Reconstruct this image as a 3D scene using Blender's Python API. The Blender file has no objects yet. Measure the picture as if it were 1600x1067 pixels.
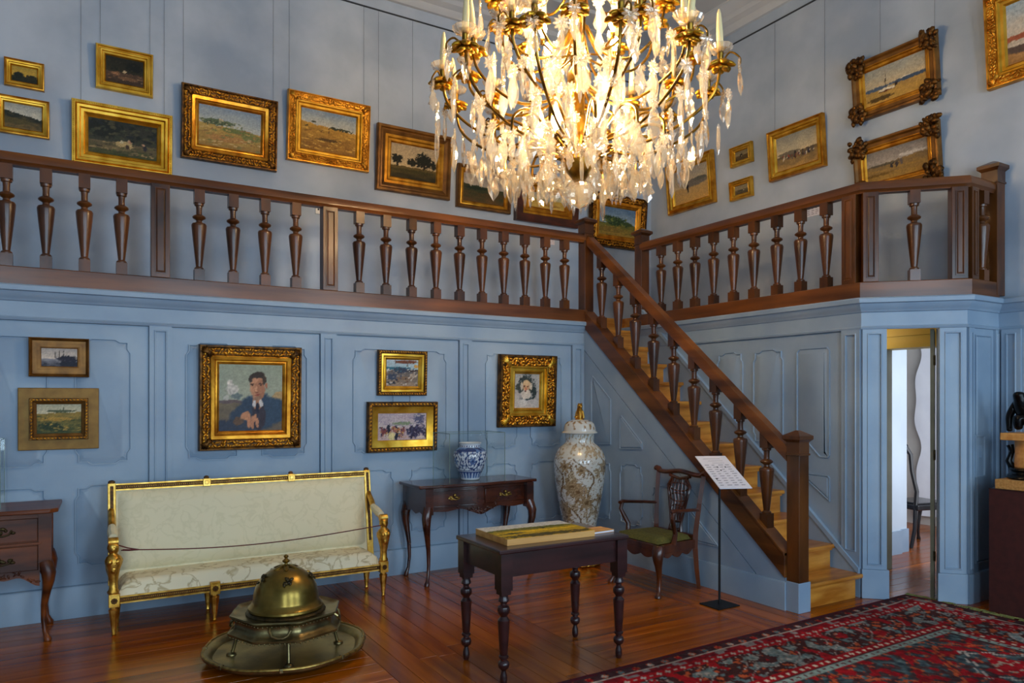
import bpy, math, random
from mathutils import Vector, Matrix, noise

random.seed(7)
SC = bpy.context.scene
COL = SC.collection
R = math.radians

# ---------------------------------------------------------------- camera
cd = bpy.data.cameras.new('camera'); cam = bpy.data.objects.new('camera', cd); COL.objects.link(cam)
cam.location = (0, 0, 1.6); cam.rotation_euler = (R(90), 0, R(-30.9016))
cd.sensor_width = 36; cd.lens = 25.56; cd.shift_y = 88.5 / 1600; cd.clip_start = .05
SC.camera = cam
# ---------------------------------------------------------------- daylight and exposure
SC.view_settings.view_transform = 'Standard'; SC.view_settings.look = 'None'
SC.view_settings.exposure = -0.14; SC.view_settings.gamma = 1.0; SC.view_settings.use_curve_mapping = False
wd = bpy.data.worlds.new('sky'); SC.world = wd; wd.use_nodes = True
wd.node_tree.nodes['Background'].inputs[0].default_value = (.55, .72, 1, 1)
wd.node_tree.nodes['Background'].inputs[1].default_value = 1.0
WIN = [-1.3, 1.9, 4.7]                                   # window centres in the wall behind the camera
WIN_POWER = 146
for wx in WIN:
    ld = bpy.data.lights.new('window_daylight', 'AREA'); lo = bpy.data.objects.new('window_daylight', ld); COL.objects.link(lo)
    ld.shape = 'RECTANGLE'; ld.size = 1.3; ld.size_y = 3.2; ld.energy = WIN_POWER; ld.color = (.58, .80, 1)
    lo.location = (wx, -3.12, 2.3); lo.rotation_euler = (R(90), 0, 0)     # points +y, into the room

ld = bpy.data.lights.new('far_room_fill', 'AREA'); lo = bpy.data.objects.new('far_room_fill', ld); COL.objects.link(lo)
ld.shape = 'RECTANGLE'; ld.size = 2.0; ld.size_y = 2.2; ld.energy = 46; ld.color = (.86, .93, 1)
lo.location = (7.5, 3.1, 1.5); lo.rotation_euler = (R(90), 0, R(-38))          # unseen area light added to brighten the next room, no window built

ld = bpy.data.lights.new('passage_lamp', 'POINT'); lo = bpy.data.objects.new('passage_lamp', ld); COL.objects.link(lo)
ld.energy = 5; ld.color = (1, .78, .45); ld.shadow_soft_size = .06; lo.location = (5.98, 4.15, 2.2)      # lamp in the passage under the gallery

# ---------------------------------------------------------------- helpers
def lin(c):
    return tuple(((x / 255) / 12.92 if x / 255 <= .04045 else ((x / 255 + .055) / 1.055) ** 2.4) for x in c[:3])

class MB:
    def __init__(s): s.v = []; s.f = []; s.c = None
    def add(s, vs, fs, M=None):
        n = len(s.v)
        s.v += [tuple(M @ Vector(p)) for p in vs] if M is not None else [tuple(p) for p in vs]
        s.f += [tuple(i + n for i in f) for f in fs]; return s
    def box(s, x0, x1, y0, y1, z0, z1, M=None):
        vs = [(x, y, z) for z in (z0, z1) for y in (y0, y1) for x in (x0, x1)]
        return s.add(vs, [(0, 2, 3, 1), (4, 5, 7, 6), (0, 1, 5, 4), (2, 6, 7, 3), (0, 4, 6, 2), (1, 3, 7, 5)], M)
    def loops(s, L, cap0=True, cap1=True, closed=True, M=None):
        n = len(L[0]); vs = [p for l in L for p in l]; fs = []
        for i in range(len(L) - 1):
            for j in range(n if closed else n - 1):
                k = (j + 1) % n; fs.append((i * n + j, i * n + k, (i + 1) * n + k, (i + 1) * n + j))
        if cap0: fs.append(tuple(range(n - 1, -1, -1)))
        if cap1: fs.append(tuple((len(L) - 1) * n + j for j in range(n)))
        return s.add(vs, fs, M)
    def lathe(s, prof, n=24, M=None, cx=0, cy=0, wav=None):
        L = []
        for r, z in prof:
            L.append([(cx + (r * (wav(j / n, z) if wav else 1)) * math.cos(2 * math.pi * j / n), cy + (r * (wav(j / n, z) if wav else 1)) * math.sin(2 * math.pi * j / n), z) for j in range(n)])
        return s.loops(L, prof[0][0] > 1e-4, prof[-1][0] > 1e-4, True, M)
    def tube(s, pts, rad, n=8, M=None, flat=1.0):
        pts = [Vector(p) for p in pts]; m = len(pts)
        rs = rad if isinstance(rad, (list, tuple)) else [rad] * m
        t0 = (pts[1] - pts[0]).normalized()
        a = Vector((0, 0, 1)) if abs(t0.z) < .9 else Vector((1, 0, 0))
        u = t0.cross(a).normalized(); L = []
        for i, p in enumerate(pts):
            t = (pts[min(i + 1, m - 1)] - pts[max(i - 1, 0)]).normalized()
            u = (u - t * u.dot(t)); u = u.normalized() if u.length > 1e-6 else t.orthogonal().normalized()
            w = t.cross(u)
            L.append([p + (u * math.cos(2 * math.pi * j / n) + w * math.sin(2 * math.pi * j / n) * flat) * rs[i] for j in range(n)])
        return s.loops(L, True, True, True, M)
    def prism(s, poly, f0, f1, M=None):       # poly: 2D points; f0/f1: function (a,b)->3D for the two caps
        return s.loops([[f0(a, b) for a, b in poly], [f1(a, b) for a, b in poly]], True, True, True, M)
    def ball(s, c, r, n=8, m=5, M=None):
        rx, ry, rz = r if isinstance(r, (tuple, list)) else (r, r, r)
        T = Matrix.Translation(c) @ Matrix.Diagonal((rx, ry, rz, 1))
        if M is not None: T = M @ T
        return s.lathe([(max(math.sin(math.pi * i / m), 1e-5 if i in (0, m) else 0), -math.cos(math.pi * i / m)) for i in range(m + 1)], n, T)
    def sweep(s, path, prof, closed_prof=True):   # path: xy points, prof: (out to the right-hand side, z)
        P = [Vector(p) for p in path]; m = len(P); L = []
        for i, p in enumerate(P):
            d0 = (P[i] - P[i - 1]).normalized() if i > 0 else (P[1] - P[0]).normalized()
            d1 = (P[i + 1] - P[i]).normalized() if i < m - 1 else d0
            n0 = Vector((d0.y, -d0.x)); n1 = Vector((d1.y, -d1.x)); nn = (n0 + n1).normalized(); k = 1 / max(.3, nn.dot(n0))
            L.append([(p.x + nn.x * o * k, p.y + nn.y * o * k, z) for o, z in prof])
        return s.loops(L, closed_prof, closed_prof, closed_prof)

def obj(name, mb, mat, parent=None, smooth=35, bevel=0, kind=None, label=None, loc=None):
    me = bpy.data.meshes.new(name); me.from_pydata(mb.v, [], mb.f)
    if mb.c:
        at = me.color_attributes.new('Col', 'FLOAT_COLOR', 'POINT')
        at.data.foreach_set('color', [x for c in mb.c for x in (c[0], c[1], c[2], 1)])
    me.materials.append(MAT[mat] if isinstance(mat, str) else mat)
    if smooth:
        me.polygons.foreach_set('use_smooth', [True] * len(me.polygons)); me.set_sharp_from_angle(angle=R(smooth))
    o = bpy.data.objects.new(name, me); COL.objects.link(o)
    if parent is not None: o.parent = parent
    if loc: o.location = loc
    if bevel:
        b = o.modifiers.new('bevel', 'BEVEL'); b.width = bevel; b.segments = 2; b.limit_method = 'ANGLE'; b.angle_limit = R(40)
    if kind: o['kind'] = kind
    if label: o['label'] = label
    return o
def tag(o, label, cat, group=None):
    o['label'] = label; o['category'] = cat
    if group: o['group'] = group
    return o
def thing(name, label, cat, loc=(0, 0, 0), rz=0, group=None):
    o = bpy.data.objects.new(name, None); COL.objects.link(o); o.location = loc; o.rotation_euler = (0, 0, rz)
    o.empty_display_size = .1
    return tag(o, label, cat, group)
def struct(name, mb, mat, parent=None, smooth=35, bevel=0):
    o = obj(name, mb, mat, parent, smooth, bevel)
    if parent is None: o['kind'] = 'structure'
    return o
def copy(src, parent=None, loc=None, rot=None, scale=None):
    o = src.copy(); COL.objects.link(o)
    if parent is not None: o.parent = parent
    if loc is not None: o.location = loc
    if rot is not None: o.rotation_euler = rot
    if scale is not None: o.scale = (scale,) * 3 if isinstance(scale, (int, float)) else scale
    return o

# ---------------------------------------------------------------- materials
MAT = {}
def mat(name, c1, c2=None, scale=4, rough=.5, metal=0, bump=0, bscale=60, stretch=(1, 1, 1), coat=0, rnd=0, lo=.35, hi=.65, spec=.5, vcol=False, detail=5, bstretch=(1, 1, 1)):
    m = bpy.data.materials.new(name); m.use_nodes = True; nt = m.node_tree; N = nt.nodes; K = nt.links
    b = N['Principled BSDF']
    b.inputs['Roughness'].default_value = rough; b.inputs['Metallic'].default_value = metal
    b.inputs['Specular IOR Level'].default_value = spec
    b.inputs['Coat Weight'].default_value = coat; b.inputs['Coat Roughness'].default_value = .12
    tc = N.new('ShaderNodeTexCoord'); src = tc.outputs['Object']
    info = None
    if rnd:
        info = N.new('ShaderNodeObjectInfo'); ma = N.new('ShaderNodeMath'); ma.operation = 'MULTIPLY'; ma.inputs[1].default_value = 37
        K.new(info.outputs['Random'], ma.inputs[0]); va = N.new('ShaderNodeVectorMath'); va.operation = 'ADD'
        K.new(src, va.inputs[0]); K.new(ma.outputs[0], va.inputs[1]); src = va.outputs[0]
    if vcol:
        a = N.new('ShaderNodeVertexColor'); a.layer_name = 'Col'; col = a.outputs['Color']
    elif c2 is None:
        col = None; b.inputs['Base Color'].default_value = (*lin(c1), 1)
    else:
        mp = N.new('ShaderNodeMapping'); mp.inputs['Scale'].default_value = stretch; K.new(src, mp.inputs[0])
        nz = N.new('ShaderNodeTexNoise'); nz.inputs['Scale'].default_value = scale; nz.inputs['Detail'].default_value = detail; K.new(mp.outputs[0], nz.inputs['Vector'])
        cr = N.new('ShaderNodeValToRGB'); cr.color_ramp.elements[0].position = lo; cr.color_ramp.elements[1].position = hi
        cr.color_ramp.elements[0].color = (*lin(c1), 1); cr.color_ramp.elements[1].color = (*lin(c2), 1)
        K.new(nz.outputs['Fac'], cr.inputs[0]); col = cr.outputs[0]
    if col is not None:
        if rnd:
            hs = N.new('ShaderNodeHueSaturation'); mr = N.new('ShaderNodeMapRange'); mr.inputs['To Min'].default_value = 1 - rnd; mr.inputs['To Max'].default_value = 1 + rnd
            K.new(info.outputs['Random'], mr.inputs[0]); K.new(mr.outputs[0], hs.inputs['Value']); K.new(col, hs.inputs['Color']); col = hs.outputs[0]
        K.new(col, b.inputs['Base Color'])
    if bump:
        mp2 = N.new('ShaderNodeMapping'); mp2.inputs['Scale'].default_value = bstretch; K.new(src, mp2.inputs[0])
        n2 = N.new('ShaderNodeTexNoise'); n2.inputs['Scale'].default_value = bscale; n2.inputs['Detail'].default_value = 4; K.new(mp2.outputs[0], n2.inputs['Vector'])
        bp = N.new('ShaderNodeBump'); bp.inputs['Strength'].default_value = bump; bp.inputs['Distance'].default_value = .01
        K.new(n2.outputs['Fac'], bp.inputs['Height']); K.new(bp.outputs[0], b.inputs['Normal'])
    MAT[name] = m; return m

mat('blue_paint', (134, 155, 176), (152, 171, 188), scale=2.2, rough=.42, bump=.05, bscale=18)
mat('plaster', (150, 164, 180), (182, 193, 205), scale=1.3, rough=.85, bump=.12, bscale=9)
mat('ceiling_paint', (172, 176, 180), (186, 189, 190), scale=1, rough=.8)
mat('rail_wood', (54, 27, 8), (102, 57, 20), scale=5, rough=.3, stretch=(1, 1, .35), rnd=.12, coat=.16, bump=.04, bscale=40)
mat('fascia_wood', (68, 34, 9), (122, 69, 24), scale=3, rough=.34, stretch=(.3, .3, 3), coat=.1)
mat('stair_wood', (170, 98, 26), (214, 144, 56), scale=5, rough=.35, stretch=(.5, 3, 3), rnd=.12, coat=.2)
mat('floor_x', (128, 58, 2), (166, 86, 8), scale=2.2, rough=.2, spec=.38, stretch=(.35, 5, 1), rnd=.24, coat=.04, bump=.04, bscale=30, bstretch=(.2, 4, 1))
mat('floor_y', (128, 58, 2), (166, 86, 8), scale=2.2, rough=.2, spec=.38, stretch=(5, .35, 1), rnd=.24, coat=.04, bump=.04, bscale=30, bstretch=(4, .2, 1))
mat('gap_dark', (40, 20, 8), rough=.8)
mat('gold', (168, 104, 22), (226, 160, 50), scale=9, rough=.34, metal=.85, bump=.08, bscale=70)
mat('gold_bright', (198, 140, 30), (235, 185, 70), scale=8, rough=.3, metal=.85)
mat('gold_dark', (48, 28, 8), (120, 76, 22), scale=26, rough=.4, metal=.75, bump=.3, bscale=90)
mat('gold_brown', (96, 60, 20), (140, 94, 36), scale=8, rough=.42, metal=.55, bump=.1, bscale=60)
mat('board_gold', (128, 92, 34), (150, 112, 48), scale=14, rough=.55, metal=.3)
mat('frame_wood', (52, 20, 8), (84, 36, 14), scale=6, rough=.35, stretch=(1, 1, 3))
mat('gilt', (176, 120, 34), (236, 186, 84), scale=22, rough=.3, metal=.9, bump=.25, bscale=120)
mat('gilt_pale', (180, 130, 46), (222, 178, 88), scale=20, rough=.32, metal=.85)
mat('gilt_deep', (60, 34, 8), (110, 70, 20), scale=60, rough=.5, metal=.6)
mat('wire', (70, 72, 74), rough=.4, metal=.6)
mat('canvas', (128,) * 3, rough=.6, vcol=True, bump=.15, bscale=200, spec=.25)
mat('rug', (128,) * 3, rough=.95, vcol=True, bump=.6, bscale=240, spec=.1)
mat('ceramic', (128,) * 3, rough=.12, vcol=True, coat=.5)
def damask(name, c1, c2, scale, band):
    m = mat(name, c2, c2, rough=.6); nt = m.node_tree; b = nt.nodes['Principled BSDF']; cr = [n for n in nt.nodes if n.type == 'VALTORGB'][0]; nz_ = [n for n in nt.nodes if n.type == 'TEX_NOISE'][0]
    nz_.inputs['Scale'].default_value = scale; nz_.inputs['Detail'].default_value = 3; nz_.inputs['Distortion'].default_value = .6
    e = cr.color_ramp.elements; e[0].position = .5 - band; e[1].position = .5 + band; e[0].color = e[1].color = (*lin(c2), 1)
    q = e.new(.5); q.color = (*lin(c1), 1)
damask('damask', (221, 209, 168), (229, 217, 178), 9, .05)
damask('damask_seat', (186, 168, 124), (230, 220, 186), 8, .045)
mat('rope_red', (96, 30, 30), rough=.8)
mat('dark_wood', (34, 14, 14), (58, 26, 24), scale=6, rough=.3, stretch=(.4, 3, 3), coat=.3)
mat('rosewood', (38, 16, 10), (84, 40, 22), scale=5, rough=.25, stretch=(.5, 2, 2), coat=.4)
mat('mahogany', (44, 17, 6), (98, 46, 16), scale=6, rough=.3, stretch=(1, 1, .4), coat=.3)
mat('walnut', (62, 26, 7), (122, 60, 20), scale=5, rough=.36, stretch=(.4, 2, 2), coat=.03, spec=.35)
mat('green_fabric', (74, 72, 22), (96, 92, 34), scale=60, rough=.95, bump=.3, bscale=300)
mat('brass_old', (98, 86, 56), (144, 128, 84), scale=7, rough=.3, metal=.9, bump=.08, bscale=30)
mat('brass_warm', (112, 92, 40), (158, 128, 60), scale=7, rough=.28, metal=.9, bump=.05, bscale=30)
mat('brass_dark', (44, 36, 20), (80, 66, 36), scale=40, rough=.45, metal=.8)
mat('handle_brass', (120, 96, 44), (176, 144, 76), scale=30, rough=.35, metal=.9)
mat('wax', (244, 222, 164), rough=.45)
mat('arm_gold', (92, 70, 28), (170, 126, 42), scale=12, rough=.28, metal=.95)
mat('leaf_gold', (150, 108, 24), (220, 166, 46), scale=14, rough=.3, metal=.9)
mat('black_metal', (14, 14, 15), rough=.5, metal=.3)
mat('bronze', (14, 13, 13), (28, 26, 25), scale=9, rough=.22, metal=.7)
mat('paper', (226, 222, 228), rough=.7)
mat('ink', (120, 118, 126), rough=.8)
mat('ink_dark', (30, 28, 34), rough=.8)
mat('plinth_red', (58, 18, 16), (70, 24, 20), scale=20, rough=.75)
mat('cork', (176, 122, 60), (204, 152, 84), scale=60, rough=.85)
mat('light_wood', (196, 132, 62), (224, 166, 92), scale=5, rough=.5, stretch=(.4, 4, 4))
mat('yellow_paint', (196, 170, 60), (214, 190, 84), scale=3, rough=.5)
mat('olive_wood', (96, 92, 70), (112, 108, 84), scale=5, rough=.5)
mat('white_wall', (182, 192, 204), (192, 202, 212), scale=2, rough=.85)
mat('curtain_white', (232, 232, 238), (240, 240, 244), scale=4, rough=.9)
mat('beige_wall', (206, 200, 192), (214, 208, 200), scale=3, rough=.85)
mat('black_wood', (24, 22, 24), (40, 36, 38), scale=8, rough=.3, coat=.3)
mat('fringe', (92, 96, 40), (128, 124, 70), scale=30, rough=.95)
mat('plastic_white', (214, 214, 210), rough=.4)

def shader(name, build):
    m = bpy.data.materials.new(name); m.use_nodes = True; nt = m.node_tree
    for n in list(nt.nodes):
        if n.type != 'OUTPUT_MATERIAL': nt.nodes.remove(n)
    nt.links.new(build(nt), nt.nodes['Material Output'].inputs[0]); MAT[name] = m
def _mix(nt, a, b, f):
    x = nt.nodes.new('ShaderNodeMixShader')
    if isinstance(f, float): x.inputs[0].default_value = f
    else: nt.links.new(f, x.inputs[0])
    nt.links.new(a, x.inputs[1]); nt.links.new(b, x.inputs[2]); return x.outputs[0]
def _crystal(nt):
    t = nt.nodes.new('ShaderNodeBsdfTransparent'); t.inputs[0].default_value = (.97, .96, .93, 1)
    l = nt.nodes.new('ShaderNodeBsdfTranslucent'); l.inputs[0].default_value = (.95, .9, .78, 1)
    g = nt.nodes.new('ShaderNodeBsdfGlossy'); g.inputs[0].default_value = (1, .98, .94, 1); g.inputs['Roughness'].default_value = .08
    lw = nt.nodes.new('ShaderNodeLayerWeight'); lw.inputs[0].default_value = .55
    return _mix(nt, _mix(nt, t.outputs[0], l.outputs[0], .17), g.outputs[0], lw.outputs['Facing'])
shader('crystal', _crystal)
def _glass(nt):
    t = nt.nodes.new('ShaderNodeBsdfTransparent'); t.inputs[0].default_value = (.985, .99, .985, 1)
    g = nt.nodes.new('ShaderNodeBsdfGlossy'); g.inputs['Roughness'].default_value = .02
    return _mix(nt, t.outputs[0], g.outputs[0], .022)
shader('glass', _glass)
mat('glass_edge', (112, 132, 122), rough=.15)
BULB = 660
def _bulb(nt):
    e = nt.nodes.new('ShaderNodeEmission'); e.inputs[0].default_value = (1, .70, .38, 1); e.inputs[1].default_value = BULB; return e.outputs[0]
shader('bulb', _bulb)
# ================================================================ THE ROOM
YL, XS, XR, YU, XU = 6.20, 4.59, 5.41, 7.20, 6.42        # lower left wall, stair side, gallery front, upper walls
C1, C2 = (5.41, 3.57), (5.94, 3.04)                      # ends of the slanted corner face
ZF, ZC = 2.525, 6.05

# ---- floor with separate boards
floor = struct('floor', MB().box(-4, 12, -3.2, 9, -.08, -.022), 'gap_dark', smooth=0)
def boards(x0, x1, y0, y1, along, w=.135, lens=None):
    a0, a1, b0, b1 = (x0, x1, y0, y1) if along == 'x' else (y0, y1, x0, x1)
    n = max(1, round((b1 - b0) / w)); w = (b1 - b0) / n
    for i in range(n):
        cuts = [a0, a1]
        if a1 - a0 > 3.4: cuts = [a0, a0 + (a1 - a0) * random.uniform(.35, .65), a1]
        for c0, c1 in zip(cuts, cuts[1:]):
            g = .0016; L = (c1 - c0) / 2 - g; W = w / 2 - g
            key = (along, round(L, 2), round(W, 4))
            hx, hy = (L, W) if along == 'x' else (W, L)
            cx, cy = ((c0 + c1) / 2, b0 + (i + .5) * w) if along == 'x' else (b0 + (i + .5) * w, (c0 + c1) / 2)
            o = obj('floor_board', MB().box(-hx, hx, -hy, hy, -.022, random.uniform(-.0008, 0)), 'floor_x' if along == 'x' else 'floor_y', floor, 0, .0012)
            o.location = (cx, cy, 0)
boards(-4, 1.56, 1.5, 6.2, 'x')
boards(1.56, 2.78, 1.5, 6.2, 'y', .125)
boards(2.78, 4.06, 3.2, 6.2, 'x', .115)
boards(4.06, 4.70, 1.5, 6.2, 'y', .128)
boards(4.70, 6.42, 1.5, 3.66, 'x', .12)
boards(2.78, 4.06, 1.5, 3.2, 'x', .135)
boards(-4, 6.42, -3.2, 1.5, 'x', .26)
boards(5.41, 9.2, 3.66, 6.0, 'x', .12)
boards(6.42, 9.2, 2.6, 3.66, 'x', .12)

# ---- raised panels
def shrink(pts, d):
    n = len(pts); out = []
    A = sum(pts[i][0] * pts[(i + 1) % n][1] - pts[(i + 1) % n][0] * pts[i][1] for i in range(n)); sg = 1 if A > 0 else -1
    for i in range(n):
        p0, p1, p2 = Vector(pts[i - 1]), Vector(pts[i]), Vector(pts[(i + 1) % n])
        e0, e1 = (p1 - p0), (p2 - p1)
        e0 = e0.normalized() if e0.length > 1e-6 else Vector((1, 0)); e1 = e1.normalized() if e1.length > 1e-6 else e0
        n0 = Vector((-e0.y, e0.x)) * sg; n1 = Vector((-e1.y, e1.x)) * sg; nn = (n0 + n1)
        nn = nn.normalized() if nn.length > 1e-6 else n0; k = d / max(.45, nn.dot(n0))
        out.append((p1.x + nn.x * k, p1.y + nn.y * k))
    return out
def eared(a0, a1, b0, b1, e=.02, c=.075, s=.03):
    if a0 > a1: a0, a1 = a1, a0
    c = min(c, (a1 - a0) * .25, (b1 - b0) * .25)
    return [(a0 + e, b0 + e), (a0 + c, b0 + e), (a0 + c + s, b0), (a1 - c - s, b0), (a1 - c, b0 + e), (a1 - e, b0 + e), (a1 - e, b0 + c), (a1, b0 + c + s), (a1, b1 - c - s), (a1 - e, b1 - c),
            (a1 - e, b1 - e), (a1 - c, b1 - e), (a1 - c - s, b1), (a0 + c + s, b1), (a0 + c, b1 - e), (a0 + e, b1 - e), (a0 + e, b1 - c), (a0, b1 - c - s), (a0, b0 + c + s), (a0 + e, b0 + c)]
def panel(parent, P, pts, m=.05, rect=None, name='panel', base=0.0):
    mb = MB()
    if rect:
        a0, a1, b0, b1 = rect; a0, a1 = min(a0, a1), max(a0, a1)
        inner = [(min(max(a, a0 + m), a1 - m), min(max(b, b0 + m), b1 - m)) for a, b in pts]
    else: inner = shrink(pts, m)
    s1, s2 = shrink(pts, .007), shrink(pts, .010)
    mb.loops([[P(a, b, base) for a, b in pts], [P(a, b, base + .013) for a, b in pts], [P(a, b, base + .013) for a, b in s1], [P(a, b, base + .001) for a, b in s2], [P(a, b, base + .013) for a, b in inner]], False, True)
    return obj(name, mb, 'blue_paint', parent, 25)
def eared_panel(parent, P, a0, a1, b0, b1, **k): return panel(parent, P, eared(a0, a1, b0, b1), .055, (a0, a1, b0, b1), **k)
def pilaster(parent, P, a0, a1, b0, b1, th=.022, ins=.032, top=.03, bot=.03):
    if a0 > a1: a0, a1 = a1, a0
    r = lambda i, t, b: [(a0 + i, b0 + b), (a1 - i, b0 + b), (a1 - i, b1 - t), (a0 + i, b1 - t)]
    mb = MB(); L = [(r(0, 0, 0), -.014), (r(0, 0, 0), th), (r(ins, top, bot), th), (r(ins + .004, top + .004, bot + .004), th + .006), (r(ins + .010, top + .01, bot + .01), th + .006), (r(ins + .013, top + .013, bot + .013), th - .012)]
    mb.loops([[P(a, b, d) for a, b in q] for q, d in L], False, True)
    return obj('pilaster', mb, 'blue_paint', parent, 25)
PL = lambda a, b, d: (a, YL - d, b)
PS = lambda a, b, d: (XS - d, a, b)
PR = lambda a, b, d: (XR - d, a, b)
k2 = math.sqrt(.5)
PC = lambda a, b, d: (C1[0] + a * k2 - d * k2, C1[1] - a * k2 - d * k2, b)     # a: metres along the slanted face
PF = lambda a, b, d: (a, C2[1] - d, b)
PW = lambda a, b, d: (XU - d, a, b)

# ---- lower left wall
wl = struct('wall_left', MB().box(-4, XS, YL + .014, YL + .07, 0, 2.42), 'blue_paint')
def field(parent, P, pts):          # flat boarding, separated from the pilasters by open joints
    return obj('field_board', MB().loops([[P(a, b, -.014) for a, b in pts], [P(a, b, 0) for a, b in pts]], False, True), 'blue_paint', parent, 0)
for x0, x1 in ((-4, -2.168), (-2.0, -.848), (-.68, .467), (.631, 1.783), (1.93, 3.113), (3.252, 4.428)): field(wl, PL, [(x0, .2), (x1, .2), (x1, 2.143), (x0, 2.143)])
for x0, x1 in ((-2.16, -2.0), (-.84, -.68), (.475, .631), (1.791, 1.93), (3.121, 3.252), (4.436, 4.585)):
    pilaster(wl, PL, x0, x1, .235, 2.152)
for x0, x1 in ((-1.9, -1.5), (-1.36, -.95), (-.56, -.178), (-.012, .353), (.731, 1.137), (1.287, 1.681), (2.08, 2.461), (2.617, 2.99), (3.406, 3.77), (3.922, 4.306)):
    eared_panel(wl, PL, x0, x1, 1.108, 2.042)
    eared_panel(wl, PL, x0, x1, .364, .962)
CORN = [(0, 2.15), (.018, 2.152), (.024, 2.166), (.012, 2.178), (.010, 2.285), (.022, 2.29), (.028, 2.304), (.034, 2.31), (.052, 2.335), (.058, 2.352), (.078, 2.358), (.082, 2.39), (.07, 2.40), (0, 2.40)]
struct('trim_1', MB().sweep([(-4, YL), (XS + .02, YL)], CORN), 'blue_paint', smooth=30)
BASE = [(0, 0), (.028, 0), (.028, .215), (.022, .228), (.01, .234), (0, .234)]
struct('baseboard_left', MB().sweep([(-4, YL), (XS, YL)], BASE), 'blue_paint', smooth=30)

# ---- side of the staircase
zs = lambda y: .244 + .8285 * (y - 3.639)                # underside of the wooden string
ws = struct('wall_stair', MB().prism([(3.64, 0), (6.25, 0), (6.25, zs(6.25)), (3.64, zs(3.64))], lambda a, b: (XS + .014, a, b), lambda a, b: (XS + .055, a, b)), 'blue_paint')
zg = lambda y: .22 + .8353 * (y - 3.922)
field(ws, PS, [(3.92, .19), (6.2, .19), (6.2, zg(6.2) - .01), (3.945, zg(3.945) - .01)])
obj('string_board', MB().loops([[PS(a, b, d) for a, b in ((3.645, .19), (3.91, .19), (3.91, zg(3.91)), (6.2, zg(6.2)), (6.2, zs(6.2) - .003), (3.645, zs(3.645) - .003))] for d in (-.014, .002)], False, True), 'blue_paint', ws, 0)
panel(ws, PS, [(6.057, 1.119), (6.057, 1.78), (6.03, 1.83), (5.735, 1.587), (5.735, 1.137)], .045)
panel(ws, PS, [(5.595, 1.10), (5.595, 1.40), (5.57, 1.43), (5.263, 1.175), (5.263, 1.115)], .022)
eared_panel(ws, PS, 5.735, 6.057, .37, .965)
eared_panel(ws, PS, 5.263, 5.595, .37, .967)
eared_panel(ws, PS, 4.80, 5.13, .37, .80)
panel(ws, PS, [(4.66, .36), (4.66, .62), (4.63, .63), (4.30, .36)], .022)
struct('baseboard_stair', MB().sweep([(XS, 6.2), (XS, 3.64)], [(0, 0), (.02, 0), (.02, .20), (.014, .212), (0, .216)]), 'blue_paint', smooth=30)

# ---- wall under the right gallery, with the slanted corner and its doorway
wr = struct('wall_right', MB().box(XR + .014, XR + .06, C1[1], 6.6, 0, 2.42), 'blue_paint')
field(wr, PR, [(3.746, 0), (6.5, 0), (6.5, 2.143), (3.746, 2.143)])
eared_panel(wr, PR, 5.099, 4.78, 1.40, 2.042)
eared_panel(wr, PR, 4.656, 4.321, 1.18, 2.042)
panel(wr, PR, [(4.179, 1.32), (4.179, 2.0), (4.15, 2.03), (3.88, 2.03), (3.854, 2.0), (3.854, 1.12), (3.87, 1.10), (3.95, 1.10)], .05)
panel(wr, PR, [(4.13, .93), (4.11, .955), (3.87, .95), (3.854, .93), (3.854, .735)], .022)
pilaster(wr, PR, 3.738, 3.572, .10, 2.152, bot=.26)
zk = lambda y: .229 + .90 * (y - 3.588)
struct('trim_2', MB().prism([(3.575, 0), (3.575, zk(3.575)), (6.3, zk(6.3)), (6.3, zk(6.3) - .5), (4.1, 0)], lambda a, b: (XR, a, b), lambda a, b: (XR - .02, a, b)).prism([(3.575, zk(3.575) - .03), (3.575, zk(3.575) + .02), (6.3, zk(6.3) + .02), (6.3, zk(6.3) - .03)], lambda a, b: (XR, a, b), lambda a, b: (XR - .036, a, b)), 'blue_paint', smooth=0)
# slanted face: two narrow posts beside the doorway and the head above it
LC = math.hypot(C2[0] - C1[0], C2[1] - C1[1])
wc = struct('wall_corner', MB().loops([[PC(a, b, 0) for a, b in q] for q in [[(0, 2.165), (LC, 2.165), (LC, 2.42), (0, 2.42)]]] + [[PC(a, b, -.05) for a, b in [(0, 2.165), (LC, 2.165), (LC, 2.42), (0, 2.42)]]]), 'blue_paint')
D0, D1 = .185, .555
for a0, a1 in ((0, D0), (D1, LC)):
    obj('door_post', MB().loops([[PC(a0, 0, 0), PC(a1, 0, 0), PC(a1, 2.17, 0), PC(a0, 2.17, 0)], [PC(a0, 0, -.05), PC(a1, 0, -.05), PC(a1, 2.17, -.05), PC(a0, 2.17, -.05)]]), 'blue_paint', wc, 0)
    pilaster(wc, PC, a0 + .004, a1 - .004, .234, 2.15, th=.02)
    obj('plinth_block', MB().loops([[PC(x, b, d) for x, d in ((a0 - .004, 0), (a1 + (.012 if a0 == 0 else .004), 0), (a1 + (.012 if a0 == 0 else .004), .03), (a0 - (.012 if a0 else .004), .03))] for b in (0, .232)]), 'blue_paint', wc, 0, .004)
# short return to the right wall
wf = struct('wall_return', MB().box(C2[0], XU, C2[1], C2[1] + .05, 0, 2.42), 'blue_paint')
pilaster(wf, PF, C2[0] + .005, C2[0] + .085, .234, 2.15, th=.02, ins=.022)
panel(wf, PF, [(6.06, .30), (6.30, .30), (6.30, 2.10), (6.06, 2.10)], .02)
pilaster(wf, PF, 6.345, 6.415, .234, 2.15, th=.02, ins=.02)
struct('trim_3', MB().sweep([(XR, 6.55), C1, C2, (XU, C2[1]), (XU, -3.2)], CORN), 'blue_paint', smooth=30)
struct('baseboard_return', MB().sweep([C2, (XU, C2[1]), (XU, -3.2)], BASE), 'blue_paint', smooth=30)
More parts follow.
